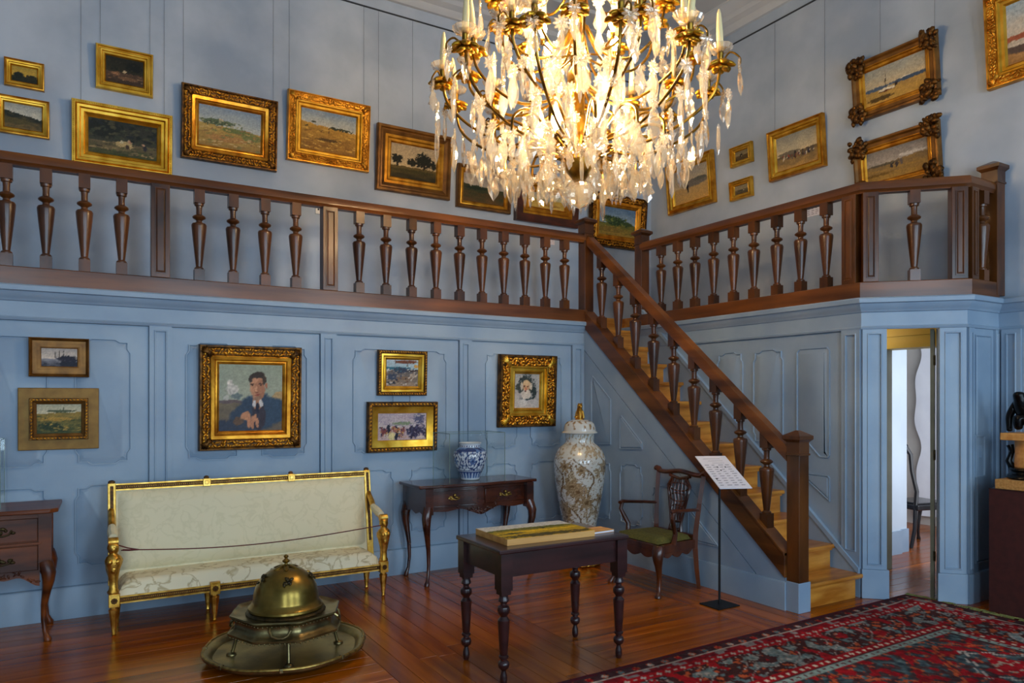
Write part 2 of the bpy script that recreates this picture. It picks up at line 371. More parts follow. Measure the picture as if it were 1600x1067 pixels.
# right wall: lower part, upper part and the deep opening into the next room
wu = struct('wall_right_upper', MB().box(XU, XU + .12, -3.2, 7.3, 2.40, 6.2).box(XU, XU + .12, -3.2, 3.42, 0, 2.40).box(XU, XU + .12, 4.16, 7.3, 0, 2.40), 'plaster', smooth=0)
obj('lower_boarding', MB().box(XU - .012, XU, -3.2, C2[1], 0, 2.40), 'blue_paint', wu, 0)
PW2 = lambda a, b, d: (XU - .012 - d, a, b)
pilaster(wu, PW2, 3.0, 2.86, .234, 2.15)
for y1 in (2.80, 2.30, 1.7): eared_panel(wu, PW2, y1, y1 - .38, 1.108, 2.06)
for y1 in (2.80, 2.30, 1.7): eared_panel(wu, PW2, y1, y1 - .38, .36, .96)
# ---- upper walls, gallery floor, ceiling
wul = struct('wall_left_upper', MB().box(-4, 6.54, YU, YU + .12, 2.4, 6.2), 'plaster', smooth=0)
gf = struct('floor_gallery', MB().box(-4, XS, YL - .01, YU, 2.40, ZF - .01).box(XS, XR, 6.56, YU, 2.40, ZF - .01).prism([(XR, YU), (XR, C1[1]), C2, (XU, C2[1]), (XU, YU)], lambda a, b: (a, b, 2.40), lambda a, b: (a, b, ZF - .01)), 'stair_wood', smooth=0)
struct('ceiling', MB().box(-4.1, 6.54, -3.3, 7.3, ZC, ZC + .1), 'ceiling_paint', smooth=0)
struct('trim_4', MB().sweep([(-4, YU), (XU, YU), (XU, -3.2)], [(0, 5.76), (.03, 5.765), (.05, 5.79), (.06, 5.83), (.12, 5.86), (.14, 5.90), (.24, 5.96), (.27, 5.965), (.27, 5.985), (.55, 5.99), (.57, 6.02), (.80, 6.025), (.82, ZC), (0, ZC)]), 'ceiling_paint', smooth=25)
struct('trim_5', MB().sweep([(-4, YU), (XU, YU), (XU, -3.2)], [(0, 5.625), (.014, 5.626), (.014, 5.636), (0, 5.637)]), 'wire', smooth=0)
# ---- walls behind the camera: windows to the daylight
struct('wall_side', MB().box(-4.12, -4, -3.2, 7.3, 0, 6.2), 'plaster', smooth=0)
mb = MB(); xs = [-4.0] + [v for w in WIN for v in (w - .65, w + .65)] + [6.42]
for i in range(0, len(xs), 2): mb.box(xs[i], xs[i + 1], -3.32, -3.2, 0, 6.2)
for w in WIN: mb.box(w - .65, w + .65, -3.32, -3.2, 0, .7).box(w - .65, w + .65, -3.32, -3.2, 3.9, 6.2)
struct('wall_back', mb, 'plaster', smooth=0)
for i, w in enumerate(WIN):
    mb = MB()
    for x in (w - .65, w - .03, w + .59): mb.box(x, x + .06, -3.30, -3.24, .7, 3.9)
    for z in (.7, 1.5, 2.3, 3.1, 3.84): mb.box(w - .65, w + .65, -3.30, -3.24, z, z + .06)
    struct('window_%d' % (i + 1), mb, 'plastic_white', smooth=0)

# ---- passage behind the doorway and the room beyond
struct('wall_passage', MB().box(XR + .05, XU, 4.75, 4.80, 0, 2.4), 'white_wall', smooth=0)
DH = PC(D1 - .012, 0, -.06); DV = (.885, .466)
dl = struct('door_1', MB().loops([[(DH[0] + DV[0] * t - DV[1] * q, DH[1] + DV[1] * t + DV[0] * q, z) for t, q in ((0, 0), (.36, 0), (.36, .028), (0, .028))] for z in (.012, 2.15)]), 'olive_wood', smooth=0)
for z in (.35, 1.15, 1.9): obj('hinge', MB().tube([PC(D1 - .012, z - .04, -.05), PC(D1 - .012, z + .04, -.05)], .008), 'brass_dark', dl)
lt = struct('trim_6', MB().box(6.40, 6.62, 3.38, 4.2, 2.05, 2.42).box(6.37, 6.40, 3.38, 4.2, 2.05, 2.09).box(6.38, 6.40, 3.38, 4.2, 2.16, 2.18).box(6.36, 6.40, 3.38, 4.2, 2.26, 2.30), 'yellow_paint', smooth=0)
struct('trim_7', MB().box(6.36, 6.56, 4.02, 4.10, 0, 2.05), 'olive_wood', smooth=0)
# thick reveal on the far side of the opening, then the far room
nr = struct('wall_reveal', MB().box(6.54, 7.28, 4.37, 4.7, 0, 2.9).box(7.30, 7.44, 4.40, 4.7, 0, 2.9), 'white_wall', smooth=0)
obj('reveal_baseboard', MB().box(6.54, 7.285, 4.355, 4.37, 0, .24).box(7.285, 7.455, 4.385, 4.40, 0, .24), 'blue_paint', nr, 0)
struct('wall_far', MB().box(9.2, 9.3, 2.4, 6.5, 0, 3.2), 'beige_wall', smooth=0)
struct('ceiling_far', MB().box(6.54, 9.3, 3.3, 6.5, 2.9, 3.0), 'white_wall', smooth=0)
struct('wall_far_side', MB().box(7.66, 9.3, 6.0, 6.1, 0, 3.2), 'beige_wall', smooth=0)
mb = MB(); L = []
for i in range(61):
    z = .12 + 2.7 * i / 60; e = 5.25 + .03 * math.sin(z * 5.1) + .02 * math.sin(z * 11)
    L.append([(9.13 + .03 * math.sin(14 * (y0 := e - (e - 3.3) * j / 40)), y0, z) for j in range(41)])
V = [p for l in L for p in l]; V2 = [(x + .012, y, z) for x, y, z in V]; n = len(V)
F = [(i * 41 + j, i * 41 + j + 1, (i + 1) * 41 + j + 1, (i + 1) * 41 + j) for i in range(60) for j in range(40)]
mb.add(V, F); mb.add(V2, [f[::-1] for f in F])
cu = tag(obj('curtain', mb, 'curtain_white'), 'white curtain hanging in the room beyond the doorway', 'curtain')

# ---- small things fixed to the walls
tag(obj('wall_socket', MB().box(2.03, 2.09, 7.188, 7.2, 3.43, 3.515), 'plastic_white', smooth=0, bevel=.004), 'white plastic socket plate above gallery rail beside a post', 'socket')
sk = bpy.data.objects['wall_socket']; obj('socket_hole', MB().lathe([(.009, 0), (.009, .004), (0, .0041)], 12, Matrix.Translation((2.06, 7.188, 3.475)) @ Matrix.Rotation(R(90), 4, 'X')), 'black_metal', sk)
def card(name, label, P, a0, a1, b0, b1, rows):
    mb = MB(); mb.loops([[P(a, b, 0) for a, b in ((a0, b0), (a1, b0), (a1, b1), (a0, b1))], [P(a, b, .004) for a, b in ((a0, b0), (a1, b0), (a1, b1), (a0, b1))]])
    o = tag(obj(name, mb, 'paper', smooth=0), label, 'label card'); t = MB(); w = a1 - a0; h = b1 - b0
    for r in range(rows):
        for q in range(3):
            x0 = a0 + w * (.1 + .3 * q); x1 = x0 + w * random.uniform(.1, .22); z = b1 - h * (r + 1) / (rows + 1)
            t.loops([[P(a, b, .004) for a, b in ((x0, z), (x1, z), (x1, z + h * .05), (x0, z + h * .05))], [P(a, b, .0052) for a, b in ((x0, z), (x1, z), (x1, z + h * .05), (x0, z + h * .05))]])
    obj('print', t, 'ink', o, 0, kind='stuff')
card('label_card', 'white printed label card on upper wall, behind right gallery balusters', PW, 4.845, 4.69, 3.45, 3.56, 5)
card('label_card', 'small pinkish label card behind the balusters near stair newel', lambda a, b, d: (a, YU - d, b), 4.83, 4.90, 3.43, 3.50, 3)
tag(obj('hatch_plate', MB().loops([[PF(a, b, d) for a, b in q] for q, d in (([(6.02, .98), (6.17, .98), (6.17, 1.31), (6.02, 1.31)], .0), ([(6.02, .98), (6.17, .98), (6.17, 1.31), (6.02, 1.31)], .03), ([(6.032, .992), (6.158, .992), (6.158, 1.298), (6.032, 1.298)], .03), ([(6.036, .996), (6.154, .996), (6.154, 1.294), (6.036, 1.294)], .022))]), 'blue_paint', smooth=0), 'small blue painted hatch cover low on wall above the dark plinth', 'hatch')
hp = bpy.data.objects['hatch_plate']; obj('latch', MB().box(6.09, 6.10, 3.0, 3.02, 1.13, 1.23), 'blue_paint', hp)
# ================================================================ BALUSTRADES AND STAIR
def baluster_mesh(h, blk=.0375):
    mb = MB(); q = lambda f: h * (1 - f)
    mb.box(-blk, blk, -blk, blk, q(.145), h); mb.box(-blk, blk, -blk, blk, 0, q(.875))
    pr = [(.145, .030), (.148, .036), (.172, .034), (.178, .024), (.22, .0215), (.268, .0225), (.276, .034), (.288, .047), (.30, .050), (.312, .046), (.326, .028), (.335, .0215), (.352, .023), (.362, .034), (.368, .050), (.385, .0565), (.40, .0565), (.50, .050), (.70, .035), (.845, .0235), (.852, .03), (.862, .036), (.876, .034)]
    mb.lathe([(r, q(f)) for f, r in pr][::-1], 16); return mb
BH = 3.24 - ZF
bal0 = obj('baluster', baluster_mesh(BH), 'rail_wood', None, 40)
HAND = [(-.05, 3.262), (-.05, 3.30), (-.035, 3.322), (.035, 3.325), (.05, 3.30), (.05, 3.262), (.038, 3.25), (.032, 3.235), (-.032, 3.235), (-.038, 3.25)]
FASC = [(-.045, 2.402), (.055, 2.402), (.055, ZF - .006), (.05, ZF), (-.045, ZF)]
def post(parent, x, y, rz, w=.13, d=.10, z0=ZF, z1=3.24):
    T = Matrix.Translation((x, y, 0)) @ Matrix.Rotation(rz, 4, 'Z')
    o = obj('panelled_post', MB().box(-w / 2, w / 2, -d / 2, d / 2, z0, z1, T), 'rail_wood', parent, 0, .003)
    r = lambda i: [(-w / 2 + i, z0 + i * 1.15), (w / 2 - i, z0 + i * 1.15), (w / 2 - i, z1 - i * 1.15), (-w / 2 + i, z1 - i * 1.15)]
    L = [[T @ Vector((a, -d / 2 - dd, b)) for a, b in r(i)] for i, dd in ((.026, -.001), (.026, .007), (.032, .007), (.034, .001), (.044, .006))]
    obj('post_panel', MB().loops(L, False, True), 'rail_wood', o, 0)
def newel(parent, x, y, z0, z1, w=.115, capw=.085):
    o = obj('newel_post', MB().box(x - w / 2, x + w / 2, y - w / 2, y + w / 2, z0, z1 - .09), 'rail_wood', parent, 0, .004)
    c = capw
    sq = lambda r, z: [(x - r, y - r, z), (x + r, y - r, z), (x + r, y + r, z), (x - r, y + r, z)]
    obj('newel_cap', MB().loops([sq(w / 2 + .001, z1 - .10), sq(w / 2 + .007, z1 - .098), sq(w / 2 + .007, z1 - .085), sq(w / 2 + .001, z1 - .083), sq(w / 2 + .001, z1), sq(w / 2 + .012, z1 + .012), sq(c, z1 + .022), sq(c, z1 + .048), sq(c - .012, z1 + .056), sq(.012, z1 + .088)]), 'rail_wood', o, 0)
    return o
bl = thing('balustrade', 'long wooden gallery balustrade running above the blue panelled picture wall', 'balustrade', (0, YL, ZF))
def loc(parent, o): o.parent = parent; o.matrix_parent_inverse = Matrix.Translation(parent.location).inverted(); return o
loc(bl, obj('hand_rail', MB().sweep([(-4, YL), (XS, YL)], HAND), 'fascia_wood'))
loc(bl, obj('base_rail', MB().sweep([(-4, YL), (XS + .01, YL)], FASC), 'fascia_wood', None, 0))
def put_baluster(parent, x, y, z=ZF, first=[True]):
    o = bal0 if first[0] else copy(bal0); first[0] = False
    o.location = (x, y, z); return loc(parent, o)
for x in (-1.66, -1.42, -1.18, -.67 - .245, -.67, -.424, -.19, .048, .289, .829, 1.083, 1.333, 1.584, 2.137, 2.388, 2.636, 2.881, 3.128, 3.371, 3.615, 3.861, 4.107, 4.346):
    put_baluster(bl, x, YL)
for x in (.55, 1.868):
    post(None, x, YL, 0)
    for n in ('panelled_post',):
        o = [q for q in bpy.data.objects if q.name.startswith(n) and q.parent is None][-1]; loc(bl, o)
n1 = newel(None, 4.63, YL + .01, 2.42, 3.43); loc(bl, n1)
br = thing('balustrade', 'shorter wooden gallery balustrade turning the slanted corner above the doorway', 'balustrade', (XR, 5, ZF))
path = [(XR, 6.2), C1, C2, (XU - .09, C2[1])]
loc(br, obj('hand_rail', MB().sweep(path, HAND), 'fascia_wood'))
loc(br, obj('base_rail', MB().sweep(path, FASC), 'fascia_wood', None, 0))
for y in (5.906, 5.652, 5.404, 5.152, 4.898, 4.652, 4.393, 4.143, 3.891): put_baluster(br, XR, y)
def posts_for(parent, *a, **k):
    post(None, *a, **k); loc(parent, [q for q in bpy.data.objects if q.name.startswith('panelled_post') and q.parent is None][-1])
posts_for(br, XR + .003, 3.655, R(-90), w=.125)
posts_for(br, C1[0] + .058 * k2, C1[1] - .058 * k2, R(-45), w=.115)
posts_for(br, C2[0] - .058 * k2, C2[1] + .058 * k2, R(-45), w=.115)
posts_for(br, C2[0] + .05, C2[1] + .003, 0, w=.095)
b = put_baluster(br, (C1[0] + C2[0]) / 2 + .005, (C1[1] + C2[1]) / 2 - .005); b.rotation_euler = (0, 0, R(45))
put_baluster(br, 6.17, C2[1])
loc(br, newel(None, 5.43, 6.24, 2.42, 3.41)); loc(br, newel(None, 6.345, C2[1], 2.42, 3.42, w=.12))

# stair
st = thing('staircase', 'golden wooden staircase with brown turned balustrade climbing to the gallery corner', 'staircase', (5, 3.6, 0))
RISE, RUN = .196, .25
for k in range(1, 13):
    y = 3.545 + RUN * (k - 1); z = RISE * k; x0 = 4.73 if k == 1 else XS + .055; x1 = XR - .022
    loc(st, obj('tread', MB().prism([(y, z - .034), (y - .006, z - .017), (y, z), (y + RUN + .06, z), (y + RUN + .06, z - .034)], lambda a, b: (x0, a, b), lambda a, b: (x1, a, b)), 'stair_wood', None, 0, .003))
    if k == 1: loc(st, obj('riser', MB().box(4.735, x1 - .03, y + .045, y + .07, 0, z - .034), 'stair_wood', None, 0))
    else: loc(st, obj('riser', MB().box(x0, x1 - .02, y + .03, y + .055, z - RISE, z - .034), 'stair_wood', None, 0))
    if k > 1: loc(st, obj('nosing_moulding', MB().box(x0, x1 - .012, y + .016, y + .031, z - .05, z - .034), 'stair_wood', None, 0))
loc(st, obj('riser', MB().box(XS + .055, XR - .02, 6.575, 6.6, 12 * RISE, 2.50), 'stair_wood', None, 0))
y0, y1 = 3.641, 6.145
loc(st, obj('string', MB().prism([(y0, zs(y0)), (y1, zs(y1)), (y1, zs(y1) + .19), (y0, zs(y0) + .19)], lambda a, b: (XS - .022, a, b), lambda a, b: (XS + .035, a, b)), 'fascia_wood', None, 0, .004))
loc(st, obj('string_capping', MB().prism([(y0, zs(y0) + .165), (y1, zs(y1) + .165), (y1, zs(y1) + .192), (y0, zs(y0) + .192)], lambda a, b: (XS - .03, a, b), lambda a, b: (XS + .10, a, b)), 'fascia_wood', None, 0, .004))
sb = st
xm = XS + .045
def slope_rail(P):
    L = []
    for y in (3.644, 6.145): L.append([(xm + o, y, zs(y) + .93 + z) for o, z in P])
    return MB().loops(L)
loc(sb, obj('hand_rail', slope_rail([(-.045, -.05), (-.05, 0), (-.035, .055), (.035, .06), (.05, 0), (.045, -.05), (.03, -.062), (-.03, -.062)]), 'fascia_wood'))
HS = .70
sbal = None
for y in (5.945, 5.679, 5.421, 5.161, 4.894, 4.64, 4.39, 4.124, 3.861):
    if sbal is None:
        mb = baluster_mesh(HS)
        mb.v = [(x, yy, z + (yy * .8285 if z < .02 or z > HS - .02 else 0)) for x, yy, z in mb.v]
        o = sbal = obj('baluster', mb, 'rail_wood', None, 40)
    else: o = copy(sbal)
    o.location = (xm, y, zs(y) + .185); loc(sb, o)
o = newel(None, xm + .015, 3.587, .222, 1.27, w=.112, capw=.079); loc(sb, o)
loc(sb, obj('newel_base', MB().box(XS - .006, 4.722, 3.527, 3.64, 0, .224), 'blue_paint', None, 0, .004, label='pale blue painted base block'))
# ================================================================ PICTURES
def nz(u, v, s, f): return noise.noise(Vector((u * f, v * f, s * 3.7)))
def mixc(a, b, t): t = min(1, max(0, t)); return tuple(x + (y - x) * t for x, y in zip(a, b))
def paint(seed, sky, gnd, hz, slope=0, blobs=(), rough=.012, grain=.16, asp=1.4):
    def fn(u, v):
        du = .02 * nz(u * asp, v, seed, 14) + rough * nz(u * asp, v, seed + 5, 40); dv = .02 * nz(u * asp, v, seed + 2, 14) + rough * nz(u * asp, v, seed + 8, 40)
        x, y = u + du, v + dv
        h = hz + slope * (x - .5) + .012 * nz(u, 0, seed, 9)
        if y > h: c = mixc(sky[1], sky[0], (y - h) / max(.05, 1 - h) + .25 * nz(u * asp, v * 2, seed + 1, 4))
        else: c = mixc(gnd[0], gnd[1], (h - y) / max(.05, h) + .5 * nz(u * asp * .6, v * 2, seed + 3, 7))
        for b in blobs:
            cx, cy, rx, ry, col = b[:5]; w = b[5] if len(b) > 5 else .35
            d = ((x - cx) / rx) ** 2 + ((y - cy) / ry) ** 2
            if d > 2: continue
            d += w * (nz(u * asp, v, seed + cx * 9, 16) + .8 * nz(u * asp, v, seed + cy * 7, 42))
            if d < 1: c = mixc(c, tuple(q * (1 + .35 * w * nz(u * asp, v, seed + rx * 50, 34)) for q in col), min(1, (1 - d) * 3.2))
        g = 1 + grain * nz(u * asp, v, seed + 11, 55) + grain * .7 * nz(u * asp, v, seed + 12, 22)
        m = sum(c) / 3
        return tuple(min(255, max(0, (m + (q - m) * 1.1) * g)) for q in c)
    return fn
def strokes(n, x0, x1, y0, y1, pal, seed, rx=(.012, .03), ry=(.02, .05), w=.3):
    rr = random.Random(seed)
    return [(rr.uniform(x0, x1), rr.uniform(y0, y1), rr.uniform(*rx), rr.uniform(*ry), rr.choice(pal), w) for _ in range(n)]
def canvas(w, h, fn, parent, y, name='canvas'):
    nx = max(14, int(w / .0065)); ny = max(10, int(h / .0065)); mb = MB(); mb.c = []
    for j in range(ny + 1):
        for i in range(nx + 1):
            mb.v.append((-w / 2 + w * i / nx, y, -h / 2 + h * j / ny)); mb.c.append(lin(fn(i / nx, j / ny)))
    mb.f = [(j * (nx + 1) + i, j * (nx + 1) + i + 1, (j + 1) * (nx + 1) + i + 1, (j + 1) * (nx + 1) + i) for j in range(ny) for i in range(nx)]
    return obj(name, mb, 'canvas', parent, 0)
def ringloop(w, h, i, y): return [(-w / 2 + i, y, -h / 2 + i), (w / 2 - i, y, -h / 2 + i), (w / 2 - i, y, h / 2 - i), (-w / 2 + i, y, h / 2 - i)]
def rings(w, h, prof): return MB().loops([ringloop(w, h, i, -d) for i, d in prof], False, False)
def perimeter(w, h, i, step):
    hw, hh = w / 2 - i, h / 2 - i; out = []
    for (ax, az), (bx, bz) in (((-hw, -hh), (hw, -hh)), ((hw, -hh), (hw, hh)), ((hw, hh), (-hw, hh)), ((-hw, hh), (-hw, -hh))):
        L = math.hypot(bx - ax, bz - az); n = max(2, round(L / step)); a = math.atan2(bz - az, bx - ax)
        out += [(ax + (bx - ax) * (k + .5) / n, az + (bz - az) * (k + .5) / n, a) for k in range(n)]
    return out
def picture(label, group, P, tilt, fn, fw, style, wires=(), top=5.63):
    """P = (side, a0, a1, z0, z1): outer edges of the frame on the wall."""
    side, a0, a1, z0, z1 = P; w, h = abs(a1 - a0), z1 - z0
    if side == 'U': p, rz = ((a0 + a1) / 2, YU, (z0 + z1) / 2), 0
    elif side == 'L': p, rz = ((a0 + a1) / 2, YL - .014, (z0 + z1) / 2), 0
    else: p, rz = (XU, (a0 + a1) / 2, (z0 + z1) / 2), R(-90)
    off = .012 + math.sin(tilt) * h / 2
    d = Vector((0, -off, 0)) if rz == 0 else Vector((-off, 0, 0))
    t = thing('framed_painting', label, 'painting', Vector(p) + d, 0, group); t.rotation_euler = (tilt, 0, rz)
    o_m, l_m, prof, liner, carve = style
    T = .055 if w > .5 else .04
    obj('frame_moulding', rings(w, h, [(0, -.01)] + [(i * fw, dd * T) for i, dd in prof]), o_m, t, 30)
    i0 = prof[-1][0] * fw
    obj('frame_liner', rings(w, h, [(i0 - .001, prof[-1][1] * T + .002)] + [(i * fw, dd * T) for i, dd in liner] + [(fw, .006)]), l_m, t, 30)
    canvas(w - 2 * fw + .004, h - 2 * fw + .004, fn, t, -.006)
    obj('backing', MB().box(-w / 2 + .01, w / 2 - .01, -.004, .008, -h / 2 + .01, h / 2 - .01), 'frame_wood', t, 0)
    if carve:
        kind, c0, c1 = carve; mb = MB(); dd = max(q[1] for q in prof) * T * .8
        if kind in ('band', 'leaf'):
            s = (c1 - c0) * fw
            for k in range(2 if kind == 'band' else 3):
                for x, z, a in perimeter(w, h, (c0 + (c1 - c0) * (k + .5) / (2 if kind == 'band' else 3)) * fw, s * .42):
                    r = s * random.uniform(.16, .28)
                    mb.ball((0, 0, 0), (r * 1.5, r * .7, r * .7), 6, 4, Matrix.Translation((x + random.uniform(-.1, .1) * s, -dd - .002, z + random.uniform(-.1, .1) * s)) @ Matrix.Rotation(-a + random.uniform(-1.2, 1.2), 4, 'Y'))
        elif kind == 'rope':
            s = (c1 - c0) * fw
            for x, z, a in perimeter(w, h, (c0 + c1) / 2 * fw, s * 1.15):
                mb.ball((0, 0, 0), (s * .66, s * .42, s * .34), 6, 4, Matrix.Translation((x, -dd - .003, z)) @ Matrix.Rotation(-a + .5, 4, 'Y'))
        elif kind == 'beads':
            for x, z, a in perimeter(w, h, c0 * fw, fw * .13): mb.ball((x, -dd * c1, z), fw * .052, 6, 4)
        elif kind == 'corners':
            for sx in (-1, 1):
                for sz in (-1, 1):
                    for k in range(34):
                        u = random.uniform(-.25, 1.25); q = random.uniform(-.18, 1.0)
                        if random.random() < .5: u, q = q, u
                        r = fw * random.uniform(.12, .24); d1 = T * (1.05 if max(u, q) < 1.05 else .8)
                        mb.ball((0, 0, 0), (r * 1.5, r, r), 6, 4, Matrix.Translation((sx * (w / 2 - u * fw), -d1, sz * (h / 2 - q * fw))) @ Matrix.Rotation(random.uniform(0, 3), 4, 'Y'))
        obj('carved_ornament', mb, 'gold_dark' if kind == 'corners' else 'gold' if o_m == 'gold_dark' else o_m, t, 60, kind='stuff')
        if kind in ('band', 'leaf'):
            mc = MB(); dq = fw * .5
            for sx in (-1, 1):
                for sz in (-1, 1):
                    for k in range(5):
                        a = math.atan2(sz, sx) + (k - 2) * .28
                        mc.ball((0, 0, 0), (fw * .34, T * .28, fw * .07), 6, 4, Matrix.Translation((sx * (w / 2 - fw * .42) + math.cos(a) * fw * .05, -T * .95, sz * (h / 2 - fw * .42) + math.sin(a) * fw * .05)) @ Matrix.Rotation(-a, 4, 'Y'))
            obj('corner_leaves', mc, l_m if kind == 'leaf' else o_m, t, 60, kind='stuff')
    if wires:
        inv = (Matrix.Translation(t.location) @ Matrix.Rotation(rz, 4, 'Z') @ Matrix.Rotation(tilt, 4, 'X')).inverted()
        for f in wires:
            a = a0 + (a1 - a0) * f
            q0 = (a, YU - .012, z1 - .02) if side == 'U' else (XU - .012, a, z1 - .02)
            obj('hanging_wire', MB().tube([inv @ Vector(q0), inv @ Vector((q0[0], q0[1], top))], .0011, 5), 'wire', t)
    return t
S_STEP = ('gold', 'gold_bright', [(0, .7), (.05, .95), (.16, 1), (.24, .72), (.36, .70)], [(.40, .85), (.55, .8), (.62, .5), (.8, .45), (.85, .55), (.93, .4)], None)
S_STEPB = ('gold_bright', 'gold_bright', [(0, .7), (.06, 1), (.2, 1), (.26, .6), (.42, .62)], [(.46, .8), (.6, .76), (.66, .45), (.84, .42), (.9, .5)], None)
S_BEAD = ('gold_bright', 'gold_bright', [(0, .6), (.04, .9), (.22, .9), (.28, .7)], [(.33, 1), (.48, .95), (.55, .55), (.72, .5), (.78, .62), (.92, .4)], ('beads', .13, 1.2))
S_CARVE = ('gold_dark', 'gold', [(0, .6), (.04, .95), (.12, .95), (.17, .72), (.52, .55), (.56, .62)], [(.60, .72), (.76, .55), (.82, .34), (.88, .4), (.95, .3)], ('band', .16, .52))
S_GCARVE = ('gold', 'gold_bright', [(0, .6), (.04, .95), (.10, .95), (.15, .8), (.55, .6)], [(.60, .72), (.68, .7), (.76, .45), (.9, .42)], ('band', .14, .54))
S_BROWN = ('gold_brown', 'gold', [(0, .7), (.05, .95), (.18, .98), (.26, .7), (.34, .78), (.55, .45)], [(.62, .5), (.7, .52), (.78, .36), (.92, .34)], None)
S_OLIVE = ('gold_brown', 'gold', [(0, .7), (.1, .95), (.3, .9), (.5, .5)], [(.6, .6), (.8, .5), (.9, .4)], None)
S_WOOD = ('frame_wood', 'gold', [(0, .9), (.04, 1), (.46, .95), (.5, .8)], [(.54, .85), (.62, .84), (.7, .5), (.88, .45), (.92, .55)], None)
S_CART = ('gold_brown', 'gold', [(0, .6), (.06, .9), (.2, .95), (.34, .6), (.6, .55)], [(.66, .6), (.74, .45), (.9, .4)], ('corners', 0, 1))
S_ROPE = ('gold_dark', 'gold_bright', [(0, .6), (.06, .8), (.3, .8), (.4, .55)], [(.44, .62), (.6, .6), (.72, .4), (.8, .46), (.92, .3)], ('rope', .06, .3))
S_ROPEMAT = ('gold_dark', 'gold_bright', [(0, .6), (.06, .8), (.34, .8), (.42, .5)], [(.46, .5), (.95, .22)], ('rope', .08, .36))
S_ROPED = ('gold_dark', 'gold_brown', [(0, .6), (.06, .8), (.45, .8), (.55, .5)], [(.6, .5), (.72, .4), (.92, .3)], ('rope', .06, .5))
S_BOX = ('gold_brown', 'gold_brown', [(0, .9), (.07, 1), (.12, .9), (.3, .35)], [(.38, .42), (.6, .32), (.7, .36), (.92, .28)], None)
S_LEAF = ('gold_dark', 'gold_bright', [(0, .6), (.03, .9), (.14, .9), (.18, .75), (.56, .6)], [(.60, .85), (.66, .84), (.7, .5), (.84, .5), (.88, .6), (.96, .4)], ('leaf', .16, .56))
T5 = R(5); T7 = R(6)
GU, GRR, GL = 'paintings on the upper wall behind the long balustrade', 'paintings on the upper wall above the stair gallery', 'paintings on the blue panelled wall'
sky1 = ((120, 128, 130), (178, 172, 150)); dusk = ((70, 62, 36), (186, 150, 60))
picture('tiny dusk landscape, dark tree under yellow sky, topmost at picture edge', GU, ('U', -.506, -.231, 4.143, 4.363), T5, paint(1, ((150, 128, 56), (196, 158, 66)), ((44, 46, 28), (26, 26, 16)), .36, 0, [(.28, .42, .22, .22, (28, 32, 22)), (.62, .42, .06, .12, (60, 44, 24)), (.8, .42, .2, .1, (36, 38, 24))]), .052, S_STEP)
picture('small landscape with pale sky over a dark hill, cut by picture edge', GU, ('U', -.558, -.195, 3.753, 4.056), T5, paint(2, ((150, 150, 142), (198, 192, 172)), ((38, 42, 34), (110, 90, 54)), .58, -.22, [(.3, .3, .5, .12, (84, 74, 44))]), .055, S_STEP)
picture('gilt framed dark woodland picture hanging highest on the wall', GU, ('U', .137, .579, 4.261, 4.63), T5, paint(3, ((26, 26, 18), (40, 38, 24)), ((82, 62, 46), (52, 40, 28)), .42, 0, [(.5, .48, .05, .06, (196, 170, 130)), (.25, .36, .12, .05, (150, 110, 80)), (.6, .22, .3, .08, (110, 80, 56)), (.75, .7, .25, .2, (16, 18, 12))] + strokes(40, 0, 1, .5, 1, [(20, 22, 14), (44, 42, 26), (30, 30, 20)], 3) + strokes(26, .05, .95, .1, .42, [(120, 88, 60), (70, 52, 36), (150, 120, 90)], 4, (.02, .06), (.01, .025))), .078, S_STEPB, (.08, .95))
picture('bright gilt beaded frame, cattle cart before dark trees, just above rail', GU, ('U', -.04, .733, 3.58, 4.117), T5, paint(4, ((34, 38, 34), (54, 56, 44)), ((98, 86, 64), (56, 62, 34)), .38, 0, [(.2, .75, .3, .3, (26, 30, 26)), (.75, .7, .3, .25, (44, 46, 38)), (.52, .34, .15, .1, (176, 152, 104)), (.52, .25, .06, .08, (60, 46, 34)), (.82, .32, .03, .1, (30, 32, 40)), (.8, .42, .025, .04, (190, 150, 120)), (.6, .46, .05, .05, (160, 140, 110)), (.35, .2, .3, .06, (110, 96, 66))] + strokes(70, 0, 1, .45, 1, [(22, 28, 24), (50, 56, 42), (66, 64, 46), (30, 34, 36)], 5, (.02, .06), (.02, .06)) + strokes(40, 0, 1, .02, .36, [(112, 98, 70), (80, 84, 48), (60, 54, 40), (140, 120, 84)], 6, (.02, .06), (.01, .03)) + [(.52, .36, .13, .08, (180, 156, 108)), (.56, .30, .04, .07, (64, 50, 40)), (.48, .42, .03, .05, (200, 186, 150)), (.6, .44, .025, .05, (170, 130, 100)), (.82, .32, .028, .1, (36, 38, 46))]), .125, S_BEAD, (.09, .92))
picture('large carved dark gold frame with hazy green and ochre hillside', GU, ('U', .804, 1.649, 3.774, 4.434), T5, paint(5, ((124, 142, 158), (176, 180, 172)), ((170, 146, 84), (140, 112, 62)), .52, -.12, [(.3, .62, .28, .08, (84, 98, 72)), (.6, .46, .3, .07, (104, 112, 66)), (.45, .24, .35, .09, (158, 120, 74)), (.85, .36, .2, .1, (112, 116, 70)), (.35, .68, .04, .03, (190, 170, 140))] + strokes(46, .05, .7, .52, .68, [(70, 84, 62), (96, 108, 78), (60, 70, 56), (150, 150, 120)], 7, (.01, .03), (.012, .03)) + strokes(90, 0, 1, .02, .5, [(176, 150, 92), (150, 120, 70), (112, 116, 72), (190, 168, 120), (130, 104, 70)], 8, (.02, .06), (.008, .02))), .15, S_CARVE, (.03, .97))
